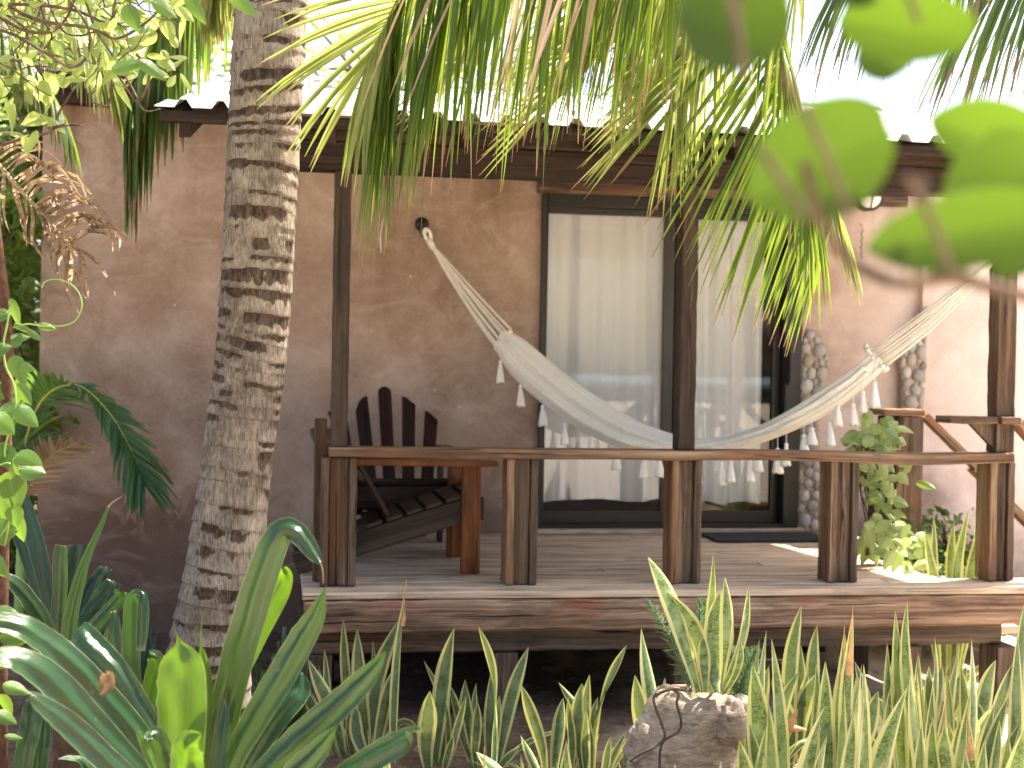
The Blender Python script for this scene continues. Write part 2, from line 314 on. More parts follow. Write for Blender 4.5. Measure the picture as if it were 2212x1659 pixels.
# pebbles
k = NT('grey_pebbles'); rn = k.n('ShaderNodeAttribute', attribute_name='rnd').outputs['Fac']
col = k.ramp(rn, [(0.0, (0.19, 0.175, 0.155)), (0.35, (0.36, 0.345, 0.31)), (0.6, (0.32, 0.24, 0.20)), (0.8, (0.48, 0.46, 0.42)), (1.0, (0.25, 0.26, 0.24))])
oc = k.coord('Object'); col = k.mix(k.math('MULTIPLY', k.noise(oc, 60, 4), 0.35), col, (0.2, 0.18, 0.16)); M['pebble'] = k.done(k.bsdf(col, 0.6, k.bump(k.noise(oc, 70, 3), 0.2, 0.003), 0.35))
M['mortar'] = plain('sandy_mortar', (0.36, 0.29, 0.23), 0.95, 0.2, 20, 0.1, 0, 0.8)
# hammock weave
k = NT('woven_hammock'); uv = k.n('ShaderNodeUVMap', uv_map='uv').outputs[0]
w1 = k.n('ShaderNodeTexWave', wave_type='BANDS', bands_direction='X'); k.set(w1.inputs[0], k.scale(uv, (18, 1, 1))); w1.inputs['Scale'].default_value = 1.0; w1.inputs['Distortion'].default_value = 1.5
w2 = k.noise(k.scale(uv, (60, 4, 1)), 1.0, 4, 0.6)
w3 = k.n('ShaderNodeTexWave', wave_type='BANDS', bands_direction='Y'); k.set(w3.inputs[0], k.scale(uv, (1, 8, 1))); w3.inputs['Scale'].default_value = 1.0; w3.inputs['Distortion'].default_value = 0.6
col = k.mix(k.ramp(w2, [(0.35, 0.0), (0.65, 1.0)]), (0.74, 0.68, 0.57), (0.90, 0.86, 0.77))
col = k.mix(k.math('MULTIPLY', w3.outputs[1], 0.2), col, (0.84, 0.82, 0.76))
M['hammock'] = k.done(k.bsdf(col, 0.95, k.bump(k.math('ADD', w2, k.math('MULTIPLY', w1.outputs[1], 0.6)), 0.5, 0.006), 0.05))

# ------------------------------------------------------------------ mesh building
class MB:
    def __init__(s): s.v = []; s.f = []; s.uv = []; s.r = []; s.at = {}
    def add(s, vs, fs, uvs=None, rnd=0.5):
        b = len(s.v); s.v.extend(vs); s.f.extend([tuple(i+b for i in q) for q in fs])
        s.uv.extend(uvs if uvs else [(0.5, 0.5)]*len(vs)); s.r.extend([rnd]*len(vs))
    def box(s, c, size, rot=None, jit=0.0, seg=1, taper=1.0, cut=0.0):
        """box centred at c; UV u runs along the longest axis in metres"""
        c = Vector(c); L = max(range(3), key=lambda i: size[i]); A, B = [i for i in range(3) if i != L]
        n = max(seg, 1); vs = []; uvs = []; fs = []
        ring = [(-1, -1), (1, -1), (1, 1), (-1, 1)]; off = R.random()*9
        for i in range(n+1):
            t = i/n
            j = [(R.uniform(-jit, jit), R.uniform(-jit, jit)) for _ in ring]
            per = 0
            for q, (a, b) in enumerate(ring):
                p = [0, 0, 0]; p[L] = (t-0.5)*size[L]
                kx = 1+(taper-1)*t
                p[A] = a*size[A]/2*kx + j[q][0]; p[B] = b*size[B]/2*kx + j[q][1]
                p = Vector(p)
                if rot is not None: p = rot @ p
                vs.append(p+c); uvs.append((t*size[L]+off, q))
        # duplicate per face for clean uvs
        V = []; U = []; F = []
        wid = [size[A], size[B], size[A], size[B]]; acc = 0
        for q in range(4):
            q2 = (q+1) % 4; b0 = len(V)
            for i in range(n+1):
                V += [vs[i*4+q], vs[i*4+q2]]; u = uvs[i*4][0]
                U += [(u, acc+off), (u, acc+off+wid[q])]
            for i in range(n): F.append((b0+2*i, b0+2*i+1, b0+2*i+3, b0+2*i+2))
            acc += wid[q]+0.31
        for e, idx in ((0, (3, 2, 1, 0)), (n, (0, 1, 2, 3))):
            b0 = len(V); V += [vs[e*4+q] for q in idx]; U += [(off+0.05*x, off+0.3*y) for x, y in ((0, 0), (size[A], 0), (size[A], size[B]), (0, size[B]))]; F.append((b0, b0+1, b0+2, b0+3))
        s.add(V, F, U, R.random())
    def bb(s, x0, x1, y0, y1, z0, z1, **k): s.box(((x0+x1)/2, (y0+y1)/2, (z0+z1)/2), (x1-x0, y1-y0, z1-z0), **k)
    def bar(s, a, b, w, h, up=UP, **k):
        a = Vector(a); b = Vector(b); d = b-a; L = d.length; x = d.normalized(); y = up.cross(x)
        if y.length < 1e-4: y = Vector((0, 1, 0))
        y.normalize(); z = x.cross(y); m = Matrix((x, y, z)).transposed()
        s.box((a+b)/2, (max(L, w+1e-4, h+1e-4), w, h), rot=m, **k)
    def tube(s, pts, rad, n=8, cap=True, rnd=0.5):
        pts = [Vector(p) for p in pts]; m = len(pts)
        if not hasattr(rad, '__len__'): rad = [rad]*m
        vs = []; uvs = []; prev = None; ln = 0
        for i, p in enumerate(pts):
            t = (pts[min(i+1, m-1)]-pts[max(i-1, 0)]).normalized()
            if i: ln += (p-pts[i-1]).length
            if prev is None:
                a = t.cross(UP); a = a if a.length > 0.05 else t.cross(Vector((1, 0, 0)))
            else: a = prev - t*prev.dot(t)
            a.normalize(); prev = a; b = t.cross(a)
            for q in range(n):
                th = 2*PI*q/n; vs.append(p+(a*math.cos(th)+b*math.sin(th))*rad[i]); uvs.append((ln, q/n*0.3))
        fs = [(i*n+q, i*n+(q+1) % n, (i+1)*n+(q+1) % n, (i+1)*n+q) for i in range(m-1) for q in range(n)]
        if cap: fs += [tuple(range(n-1, -1, -1)), tuple((m-1)*n+q for q in range(n))]
        s.add(vs, fs, uvs, rnd)
    def ribbon(s, pts, ws, nrm, fold=0.25, rnd=None, twist=0.0, n=1, wave=0.0, vend=1.0, pleat=False):
        """leaf blade along pts; ws full widths; nrm approx blade normal; fold = V depth"""
        m = len(pts); vs = []; uvs = []; cols = 2*n+1; ph = R.random()*6
        nn = Vector(nrm)
        for i, p in enumerate(pts):
            t = (pts[min(i+1, m-1)]-pts[max(i-1, 0)])
            if t.length < 1e-7: t = Vector((0, 0, 1))
            t.normalize(); a = t.cross(nn)
            if a.length < 1e-3: a = t.cross(Vector((0.3, 0.5, 0.8)))
            a.normalize(); b = a.cross(t)
            if twist:
                q = Matrix.Rotation(twist*i/(m-1), 3, t); a = q @ a; b = q @ b
            for j in range(cols):
                u = -1+2*j/(cols-1); w = ws[i]/2
                hgt = abs(u)*w*fold
                if pleat:
                    au = abs(u); hgt = w*fold*(au*1.7 if au < 0.5 else 0.85-(au-0.5)*0.5)
                    nz_ = noise.noise(Vector((u*1.5+ph, i*0.25, ph)))*w*0.16; hgt += nz_
                    if abs(u) > 0.99: p = p + a*(u*w*0.04*math.sin(i*2.7+ph*3))
                vs.append(p + a*(u*w) + b*hgt + b*(wave*w*math.sin(ph+i*1.1+u*2.5)))
                uvs.append(((u+1)/2, vend*i/(m-1)))
        fs = [(i*cols+j, i*cols+j+1, (i+1)*cols+j+1, (i+1)*cols+j) for i in range(m-1) for j in range(cols-1)]
        s.add(vs, fs, uvs, R.random() if rnd is None else rnd)
    def ell(s, c, r, rot=None, nu=10, nv=7, rnd=0.5, disp=0.0):
        vs = []; fs = []; c = Vector(c)
        for i in range(nv+1):
            ph = PI*i/nv
            for j in range(nu):
                th = 2*PI*j/nu; d = Vector((math.sin(ph)*math.cos(th), math.sin(ph)*math.sin(th), math.cos(ph)))
                kx = 1+(disp*noise.noise(d*1.7+c*9) if disp else 0)
                p = Vector((d.x*r[0]*kx, d.y*r[1]*kx, d.z*r[2]*kx))
                if rot is not None: p = rot @ p
                vs.append(c+p)
        fs = [(i*nu+j, (i+1)*nu+j, (i+1)*nu+(j+1) % nu, i*nu+(j+1) % nu) for i in range(nv) for j in range(nu)]
        s.add(vs, fs, None, rnd)
    def build(s, name, mat, parent=None, smooth=False, bevel=0.0, loc=None):
        me = bpy.data.meshes.new(name)
        if loc is None and parent is None:
            loc = Vector((sum(v[0] for v in s.v)/len(s.v), sum(v[1] for v in s.v)/len(s.v), min(v[2] for v in s.v)))
        o0 = Vector((0, 0, 0)) if loc is None else Vector(loc)
        if parent is not None: o0 = Vector(parent['_o']) if '_o' in parent else Vector((0, 0, 0))
        me.from_pydata([tuple(Vector(v)-o0) for v in s.v], [], s.f)
        ul = me.uv_layers.new(name='uv'); li = [0]*len(me.loops); me.loops.foreach_get('vertex_index', li)
        flat = []
        for i in li: flat += list(s.uv[i])
        ul.data.foreach_set('uv', flat)
        a = me.attributes.new('rnd', 'FLOAT', 'POINT'); a.data.foreach_set('value', s.r)
        for kk, vv in s.at.items():
            a = me.attributes.new(kk, 'FLOAT', 'POINT'); a.data.foreach_set('value', vv)
        me.materials.append(M[mat] if isinstance(mat, str) else mat)
        if smooth: me.polygons.foreach_set('use_smooth', [True]*len(me.polygons))
        me.update()
        o = bpy.data.objects.new(name, me); COL.objects.link(o)
        o['_o'] = tuple(o0)
        if parent is not None: o.parent = parent
        else: o.location = o0
        if bevel:
            wm = o.modifiers.new('weld', 'WELD'); wm.merge_threshold = 0.0003
            bm = o.modifiers.new('bevel', 'BEVEL'); bm.width = bevel; bm.segments = 2; bm.limit_method = 'ANGLE'
        return o
def tag(o, label=None, cat=None, group=None, kind=None):
    if label: o['label'] = label
    if cat: o['category'] = cat
    if group: o['group'] = group
    if kind: o['kind'] = kind
    return o
THINGS = []
def thing(name, label, cat, loc, group=None):
    o = bpy.data.objects.new(name, None); COL.objects.link(o); o.location = Vector(loc); o['_o'] = tuple(loc)
    o.empty_display_size = 0.1; THINGS.append(o); return tag(o, label, cat, group)
def cr(pts, n):
    """Catmull-Rom through tuples -> n+1 samples of tuples"""
    pts = [tuple(p) for p in pts]; m = len(pts); out = []
    for i in range(n+1):
        t = i/n*(m-1); k0 = min(int(t), m-2); f = t-k0
        p0 = pts[max(k0-1, 0)]; p1 = pts[k0]; p2 = pts[k0+1]; p3 = pts[min(k0+2, m-1)]
        out.append(tuple(0.5*(2*b+(c-a)*f+(2*a-5*b+4*c-d)*f*f+(3*b-a-3*c+d)*f**3) for a, b, c, d in zip(p0, p1, p2, p3)))
    return out
def vspl(vs, n): return [Vector(p) for p in cr(vs, n)]
VIEW = ray(1106, 829.5).normalized()
# ================================================================== SETTING
ZD = 0.60; YF = 6.28; YW = 8.54          # deck top, deck front edge, cottage wall
def ground_z(x, y): return 0.03*noise.noise(Vector((x*0.9, y*0.9, 0))) + 0.015*noise.noise(Vector((x*4, y*4, 3)))
g = MB(); xs = [-400, -120, -40, -15, -7]+[-5+i*0.1 for i in range(121)]+[9, 16, 40, 120, 400]
ys = [-60, -20, -8, -2, 1]+[3+i*0.08 for i in range(50)]+[7.3, 9, 13, 25, 60, 150, 500]
vs = [Vector((x, y, ground_z(x, y) if 2 < y < 7.5 and -6 < x < 8 else 0.0)) for y in ys for x in xs]
nx = len(xs)
g.add(vs, [(j*nx+i, j*nx+i+1, (j+1)*nx+i+1, (j+1)*nx+i) for j in range(len(ys)-1) for i in range(nx-1)])
tag(g.build('ground', 'soil', smooth=True, loc=(0, 0, 0)), kind='structure')
g = MB(); g.add([Vector((-900, -220, 0.05)), Vector((900, -220, 0.05)), Vector((900, -1500, 0.05)), Vector((-900, -1500, 0.05))], [(3, 2, 1, 0)])
g.add([Vector((-900, -220, -0.6)), Vector((900, -220, -0.6)), Vector((900, -220, 0.05)), Vector((-900, -220, 0.05))], [(0, 1, 2, 3)])
tag(g.build('sea', 'sea', loc=(0, -60, 0)), kind='structure')

# ================================================================== COTTAGE
XL = XY(88, 600, YW); XR = 6.8; ZT = 3.24
dx0, dx1 = XY(1164, 800, YW), XY(1728, 800, YW)       # door opening
dz0, dz1 = 0.63, 2.72
cot = thing('beach_cottage', 'terracotta plastered cottage with pale corrugated metal roof and sliding glass door', 'cottage', (2, YW+1.5, 0))
w = MB()
def wallgrid(x0, x1, z0, z1, Y):
    nx = max(1, int((x1-x0)/0.12)); nz = max(1, int((z1-z0)/0.12)); V = []; F = []
    for j in range(nz+1):
        for i in range(nx+1):
            x = x0+(x1-x0)*i/nx; z = z0+(z1-z0)*j/nz
            V.append(Vector((x, Y+0.006*noise.noise(Vector((x*1.5, 3, z*1.5))), z)))
    F = [(j*(nx+1)+i, j*(nx+1)+i+1, (j+1)*(nx+1)+i+1, (j+1)*(nx+1)+i) for j in range(nz) for i in range(nx)]
    w.add(V, F)
X2 = XY(1984, 700, YW)
wallgrid(XL, dx0, -0.1, ZT, YW); wallgrid(dx0, dx1, dz1, ZT, YW); wallgrid(dx1, X2, -0.1, ZT, YW)
wallgrid(X2, XR, -0.1, ZT, YW-0.05)
w.add([Vector((X2, YW+0.01, -0.1)), Vector((X2, YW-0.056, -0.1)), Vector((X2, YW-0.056, ZT)), Vector((X2, YW+0.01, ZT))], [(0, 1, 2, 3)])
w.bb(XL, XL+0.2, YW+0.008, 12, -0.1, ZT-0.003); w.bb(XR-0.2, XR, YW+0.008, 12, -0.1, ZT-0.003)
w.bb(XL+0.2, XR-0.2, 11.8, 12, -0.1, ZT-0.003)
for xa, xb in ((dx0-0.16, dx0), (dx1, dx1+0.16)): w.bb(xa, xb, YW+0.009, YW+0.16, dz0, dz1)   # reveals
w.bb(dx0-0.16, dx1+0.16, YW+0.009, YW+0.16, dz1, dz1+0.15)
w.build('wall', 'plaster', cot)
w = MB(); w.bb(0.8, 4.4, 8.75, 11.6, 0.5, 0.6); w.build('interior_floor', 'floor_in', cot)
w = MB(); w.bb(0.8, 4.4, 11.62, 11.7, 0.6, 3.1); w.bb(0.7, 0.79, 8.75, 11.6, 0.6, 3.1); w.bb(4.41, 4.5, 8.75, 11.6, 0.6, 3.1); w.bb(0.7, 4.5, 8.75, 11.7, 3.1, 3.15)
w.build('interior_wall', 'inwall', cot)

# corrugated roof ------------------------------------------------
def corr(x0, x1, y0, z0, y1, z1, pitch=0.155, h=0.034, th=0.004):
    m = MB(); prof = []; x = x0
    while x < x1:
        for dx, dz in ((0, 0), (0.082, 0), (0.104, h), (0.133, h)): prof.append((x+dx, dz))
        x += pitch
    prof.append((x, 0)); prof = [p for p in prof if p[0] <= x1+0.05]
    ny = 10; V = []; n = len(prof)
    for lay in (0, -th):
        for j in range(ny+1):
            t = j/ny
            for i, (x, dz) in enumerate(prof): V.append(Vector((x, y0+(y1-y0)*t + (0.006*noise.noise(Vector((x*3, 0, 0))) if j == 0 else 0), z0+(z1-z0)*t+dz+lay+0.004*noise.noise(Vector((x*1.1, t*4, 1))))))
    F = []; off = n*(ny+1)
    for j in range(ny):
        for i in range(n-1):
            a = j*n+i; F.append((a, a+1, a+n+1, a+n)); F.append((off+a, off+a+n, off+a+n+1, off+a+1))
    for i in range(n-1): F.append((i, off+i, off+i+1, i+1))
    for j in range(ny): F.append((j*n, (j+1)*n, off+(j+1)*n, off+j*n)); F.append((j*n+n-1, off+j*n+n-1, off+(j+1)*n+n-1, (j+1)*n+n-1))
    m.add(V, F); return m
RX0 = XY(333, 240, 6.05); RX1 = 4.05; TS = math.tan(math.radians(13.3))
def rz(y): return 2.70+(y-6.05)*TS
roof = corr(RX0, RX1, 6.05, 2.705, 9.1, rz(9.1)+0.005).build('corrugated_roof', 'roof', cot)
corr(RX0, RX1+0.6, 9.09, rz(9.1)+0.012, 12.2, 2.75).build('corrugated_roof', 'roof', cot)
m = MB(); m.bb(RX0, RX1, 9.02, 9.18, rz(9.1)+0.045, rz(9.1)+0.056); m.build('ridge_cap', 'roof', cot)
# low rear roof over the left end and the right wing
corr(XL-0.12, RX0-0.02, 8.33, 3.30, 12.2, 3.55).build('corrugated_roof', 'roof', cot)
corr(RX1+0.12, XR+0.3, 8.30, 3.30, 12.2, 2.95).build('corrugated_roof', 'roof', cot)
m = MB(); m.bb(XL-0.02, RX0+0.3, YW-0.12, YW-0.002, 3.13, 3.27, seg=8, jit=0.003); m.build('wall_beam', 'wood_dark', cot, bevel=0.004)
m = MB(); m.bb(XL-0.1, RX0-0.03, YW-0.19, YW-0.155, 3.20, 3.285, seg=8, jit=0.002); m.build('fascia_board', 'wood_dark', cot, bevel=0.003)
m = MB(); m.bb(RX1+0.15, XR+0.25, 8.32, 8.36, 3.13, 3.285, seg=8, jit=0.002); m.build('fascia_board', 'wood_dark', cot, bevel=0.003)
# porch roof timber
m = MB(); m.bb(RX0+0.02, RX1-0.02, 6.09, 6.13, 2.648, 2.697, seg=30, jit=0.0015); m.build('eave_board', 'wood_dark', cot, bevel=0.003)
for i in range(8):
    xr = RX0+0.12+i*(RX1-RX0-0.24)/7; m = MB()
    m.bar((xr, 6.145, rz(6.145)-0.075), (xr, 9.0, rz(9.0)-0.075), 0.05, 0.11, seg=6, jit=0.001); m.build('rafter', 'wood_dark', cot, bevel=0.003)
for y in (6.60, 7.4, 8.2):
    m = MB(); m.bb(RX0+0.03, RX1-0.03, y, y+0.05, rz(y)-0.018, rz(y)+0.008); m.build('roof_batten', 'wood_dark', cot)
m = MB(); m.bar((RX0+0.02, 6.2, rz(6.2)-0.024), (RX0+0.02, 8.5, rz(8.5)-0.024), 0.03, 0.02); m.build('roof_batten', 'wood_dark', cot)

# sliding door ----------------------------------------------------
def Xw(px, Y=YW): return XY(px, 800, Y)
door = MB()
yA, yB = YW-0.03, YW+0.12
fx0, fx1 = Xw(1164), Xw(1728); ft = 0.055
door.bb(fx0, fx0+0.035, yA, yB, dz0, dz1); door.bb(Xw(1693), fx1, yA, yB, dz0, dz1)
door.bb(fx0+0.035, Xw(1693), yA, yB, dz1-0.075, dz1); door.bb(fx0+0.035, Xw(1693), yA, yB, dz0, dz0+0.03)
door = door.build('sliding_door', 'frame', cot, bevel=0.003)
def panel(xa, xb, y, st0, st1):
    m = MB(); z0, z1 = dz0+0.031, dz1-0.076
    m.bb(xa, xa+st0, y, y+0.035, z0, z1); m.bb(xb-st1, xb, y, y+0.035, z0, z1)
    m.bb(xa+st0, xb-st1, y, y+0.035, z0, z0+0.075); m.bb(xa+st0, xb-st1, y, y+0.035, z1-0.04, z1)
    m.build('panel_frame', 'frame2', door, bevel=0.002)
    m = MB(); yy = y+0.018
    m.add([Vector((xa+st0, yy, z0+0.075)), Vector((xb-st1, yy, z0+0.075)), Vector((xb-st1, yy, z1-0.04)), Vector((xa+st0, yy, z1-0.04))], [(0, 1, 2, 3)])
    m.build('glass_pane', 'glass', door)
panel(fx0+0.036, Xw(1455), YW+0.02, 0.012, 0.066)
panel(Xw(1470), Xw(1692), YW+0.062, 0.055, 0.05)
m = MB(); m.bb(Xw(1697), Xw(1704), yA-0.03, yA, 1.55, 1.80); m.bb(Xw(1697), Xw(1704), yA-0.05, yA-0.03, 1.57, 1.78); m.build('door_handle', 'iron', door, bevel=0.003)
# threshold timber
m = MB(); m.bb(fx0-0.02, fx1+0.02, YW-0.10, YW-0.032, 0.605, 0.632, seg=10, jit=0.001); m.build('door_sill', 'wood_deck', cot, bevel=0.003)
# lintel timber trim above door
m = MB(); m.bb(fx0-0.03, X2-0.1, YW-0.025, YW-0.004, dz1+0.002, dz1+0.085, seg=10, jit=0.001); m.build('lintel_board', 'wood_grey', cot, bevel=0.003)

# curtains --------------------------------------------------------
def curtain(xa, xb, y, zb, label, seed):
    m = MB(); rr = random.Random(seed); nx = 150; nz = 14; V = []; U = []
    fr = [(rr.uniform(2.0, 3.6), rr.uniform(0, 6), rr.uniform(0.016, 0.034)) for _ in range(3)]+[(rr.uniform(6, 9), rr.uniform(0, 6), 0.012)]
    for j in range(nz+1):
        t = j/nz; z = zb+(dz1+0.02-zb)*t
        for i in range(nx+1):
            s_ = i/nx; x = xa+(xb-xa)*s_
            d = sum(a*math.sin(2*PI*f*(s_*(xb-xa))*1.4+p+0.5*math.sin(2*t+p)) for f, p, a in fr)
            V.append(Vector((x+0.006*math.sin(5*t+s_*9), y+d*(0.75+0.35*(1-t)), z+(0.010*math.sin(s_*11+seed) if j == 0 else 0)))); U.append((s_, t))
    F = [(j*(nx+1)+i, j*(nx+1)+i+1, (j+1)*(nx+1)+i+1, (j+1)*(nx+1)+i) for j in range(nz) for i in range(nx)]
    m.add(V, F, U); tag(m.build('curtain', 'curtain', smooth=True), label, 'curtain', 'curtains behind the sliding door')
cy = YW+0.135
curtain(Xw(1150, cy), Xw(1446, cy), cy, 0.795, 'wide white curtain filling the left glass door panel from edge to edge', 3)
curtain(Xw(1490, cy), Xw(1642, cy+0.02), cy+0.02, 0.775, 'narrower white curtain behind the right door panel, dark gap beside it', 5)

# pebble inlays ----------------------------------------------------
def inlay(outline, z_base, Y, seed, big):
    """outline: list of (z, xleft, xright)"""
    ms = MB(); rr = random.Random(seed)
    zs = [o[0] for o in outline]
    def span(z):
        for (a, l0, r0), (b, l1, r1) in zip(outline, outline[1:]):
            if a <= z <= b:
                t = (z-a)/(b-a) if b > a else 0; return l0+(l1-l0)*t, r0+(r1-r0)*t
        return None
    n = 40; V = []
    for i in range(n+1):
        z = zs[0]+(zs[-1]-zs[0])*i/n; l, r = span(min(max(z, zs[0]+1e-6), zs[-1]-1e-6)); e = 0.01*noise.noise(Vector((z*9, seed, 0)))
        V += [Vector((l-0.012+e, Y-0.001, z)), Vector((l-0.004, Y-0.028, z)), Vector((r+0.004, Y-0.028, z)), Vector((r+0.014+e, Y-0.001, z))]
    F = [(4*i+k_, 4*i+k_+1, 4*i+k_+5, 4*i+k_+4) for i in range(n) for k_ in range(3)]
    mo = MB(); mo.add(V, F)
    pl = []
    tries = 0
    while tries < 9000:
        tries += 1
        z = rr.uniform(zs[0], zs[-1]); l, r = span(z); base = big*(1.0 if tries < 400 else (0.72 if tries < 2500 else 0.5))
        rad = base*rr.uniform(0.75, 1.15); x = rr.uniform(l+rad*0.6, max(l+rad*0.61, r-rad*0.6)); el = rr.uniform(1.0, 1.35)
        if all((x-a)**2+((z-b)/1.12)**2 > ((rad+c)*0.98)**2 for a, b, c in pl):
            pl.append((x, z, rad))
            ms.ell((x, Y-0.028-rad*0.12, z), (rad, rad*0.55, rad*el), rot=Matrix.Rotation(rr.uniform(-0.5, 0.5), 3, 'Y'), nu=12, nv=8, rnd=rr.random(), disp=0.12)
    return mo, ms
def zz(px, py, Y): return PY(px, py, Y).z
Yn = YW-0.03
pebs = [([(0.62, Xw(1726), Xw(1768)), (zz(1750, 1000, Yn), Xw(1728), Xw(1770)), (zz(1750, 900, Yn), Xw(1729), Xw(1765)), (zz(1750, 850, Yn), Xw(1730), Xw(1772)), (zz(1750, 800, Yn), Xw(1728), Xw(1788)), (zz(1750, 760, Yn), Xw(1727), Xw(1783)), (zz(1750, 735, Yn), Xw(1733), Xw(1770)), (zz(1750, 722, Yn), Xw(1738), Xw(1750))], YW, 4, 0.038),
        ([(0.62, Xw(1945, YW), Xw(1982)), (zz(1960, 880, Yn), Xw(1943), Xw(1983)), (zz(1960, 820, Yn), Xw(1940), Xw(1986)), (zz(1960, 780, Yn), Xw(1935), Xw(1987)), (zz(1960, 740, Yn), Xw(1945), Xw(1987)), (zz(1960, 700, Yn), Xw(1970), Xw(1988)), (zz(1960, 670, Yn), Xw(1980), Xw(1987))], YW-0.0, 9, 0.044)]
for ol, Y, sd_, big in pebs:
    mo, ms = inlay(ol, 0.6, Y if sd_ == 4 else YW-0.052, sd_, big)
    pp = mo.build('pebble_inlay', 'mortar', cot); ms.build('pebbles', 'pebble', pp, smooth=True)

# ================================================================== PORCH
por = thing('wooden_porch', 'weathered wooden porch deck with low rail and square timber posts', 'porch', (1.2, 7.3, 0))
DXL = XY(662, 1272, YF); DXR = XY(2116, 1250, 6.6)
# boards run along X
y = YF+0.0; i = 0
XE = 3.30
bw = [0.155, 0.15, 0.145, 0.16]
while y < YW-0.01:
    b = bw[i % 4]; y2 = min(y+b, YW-0.004); m = MB()
    x = DXL-0.02
    xr = XE if y > 6.55 else 4.4
    cuts = [x] + sorted(R.uniform(x+0.6, xr-0.5) for _ in range(1 if i else 0)) + [xr+R.uniform(-0.01, 0.01)]
    for a, c in zip(cuts, cuts[1:]): m.bb(a+0.003, c-0.003, y+0.004, y2-0.006, ZD-0.035+R.uniform(-0.002, 0.0005), ZD+R.uniform(-0.0025, 0.001), seg=14, jit=0.0012)
    m.build('deck_board', 'wood_deck', por, bevel=0.003); y = y2; i += 1
def beam(name, mat, x0, x1, y0, y1, z0, z1, seg=40, jit=0.002, bev=0.006):
    m = MB(); m.bb(x0, x1, y0, y1, z0, z1, seg=seg, jit=jit); return m.build(name, mat, por, bevel=bev)
fz0 = PY(1300, 1362, YF).z
beam('fascia_beam', 'wood_fascia', DXL-0.01, 4.4, YF+0.004, YF+0.13, fz0, ZD-0.039, 60, 0.0035, 0.012)
lz0 = PY(1300, 1404, YF+0.1).z
beam('joist_beam', 'wood_grey', DXL+0.02, XY(2165, 1380, YF+0.1), YF+0.10, YF+0.2, lz0, fz0-0.004, 60, 0.003, 0.008)
beam('side_beam', 'wood_dark', DXL, DXL+0.09, YF+0.14, YW-0.02, lz0, ZD-0.042, 20)
beam('side_beam', 'wood_grey', XE-0.12, XE-0.03, YF+0.21, YW-0.02, lz0, ZD-0.042, 20)
for px in (690, 1090, 1475, 1960, 2155):
    xx = XY(px, 1450, YF+0.12); beam('stilt', 'wood_grey', xx-0.055, xx+0.055, YF+0.08 if px != 2155 else YF+0.02, YF+0.21, -0.1, lz0-0.003, 6)
for k_ in range(3):
    for xx in (DXL+0.1, 1.3, XE-0.2): beam('stilt', 'wood_dark', xx-0.06, xx+0.06, 7.1+k_*0.6, 7.22+k_*0.6, -0.1, ZD-0.045, 4)
# posts: front plane YP
YP = 6.44; RZ0, RZ1 = 1.196, 1.243; BZ0, BZ1 = 2.50, 2.63
def low_post(p0, p1, tall=None, kids='wood_grey'):
    """p0..p1 px extent of the front edges below the rail; tall=(px0,px1) upper shaft"""
    x0, x1 = XY(p0, 1130, YP), XY(p1, 1130, YP); w = x1-x0; s = 0.036
    lp = MB(); lp.bb(x0, x0+s, YP, YP+0.15, ZD+0.002, RZ0-0.001, seg=8, jit=0.002); lp.build('post_cheek', 'wood_rail' if kids != 'wood_dark' else 'wood_grey', por, bevel=0.004)
    lp = MB(); lp.bb(x1-s, x1, YP+0.004, YP+0.15, ZD+0.002, RZ0-0.001, seg=8, jit=0.002); lp.build('post_cheek', 'wood_grey', por, bevel=0.004)
    c = MB(); c.bb(x0+s+0.002, x1-s-0.002, YP+0.022, YP+0.125, ZD+0.002, RZ0-0.002, seg=8, jit=0.0015); c.build('post_core', 'wood_grey', por, bevel=0.004)
    if tall:
        a, b = XY(tall[0], 900, YP), XY(tall[1], 900, YP)
        t = MB(); t.bb(a, b, YP+0.02, YP+0.125, RZ1+0.001, BZ0+0.02, seg=20, jit=0.002); t.build('post', tall[2], por, bevel=0.005)
low_post(693, 770, (716, 752, 'wood_post'), 'wood_dark')
low_post(1094, 1162)
low_post(1450, 1516, (1469, 1505, 'wood_post'))
low_post(1793, 1855)
low_post(2139, 2192, (2158, 2197, 'wood_grey'))
# left side rail: taller board and rail running back
beam('side_rail', 'wood_grey', XY(690, 1000, YP)-0.02, XY(712, 1000, YP)-0.01, YP+0.16, YP+0.24, ZD+0.002, 1.37, 8, 0.002)
beam('side_rail', 'wood_grey', DXL+0.05, DXL+0.17, YP+0.26, YW-0.03, 1.20, 1.243, 14, 0.002)
beam('side_rail', 'wood_dark', DXL+0.08, DXL+0.14, YP+0.9, YP+1.0, ZD+0.002, 1.197, 6, 0.002)
# top rail, slightly wavy natural edge, bowed at the right
m = MB(); n = 70; xa, xb = XY(711, 985, YP-0.02), XY(2192, 990, YP-0.02); V = []; U = []
for i in range(n+1):
    t = i/n; x = xa+(xb-xa)*t; z = RZ1+0.003*noise.noise(Vector((x*2, 5, 0))) -0.008*math.sin(PI*max(0, t-0.7)/0.3)**2
    z0 = z-0.046-0.003*noise.noise(Vector((x*3, 9, 0)))-0.010*math.sin(PI*max(0, t-0.7)/0.3)**2
    yo = YP-0.025+0.004*noise.noise(Vector((x*2.5, 1, 0)))
    ring = [Vector((x, yo, z0)), Vector((x, yo+0.004, z)), Vector((x, YP+0.15, z)), Vector((x, YP+0.15, z0))]
    V.append(ring)
for q in range(4):
    q2 = (q+1) % 4; vv = []; uu = []
    for i in range(n+1): vv += [V[i][q], V[i][q2]]; uu += [(i/n*(xb-xa), q*0.3), (i/n*(xb-xa), q*0.3+(0.046 if q % 2 == 0 else 0.17))]
    m.add(vv, [(2*i, 2*i+2, 2*i+3, 2*i+1) for i in range(n)], uu)
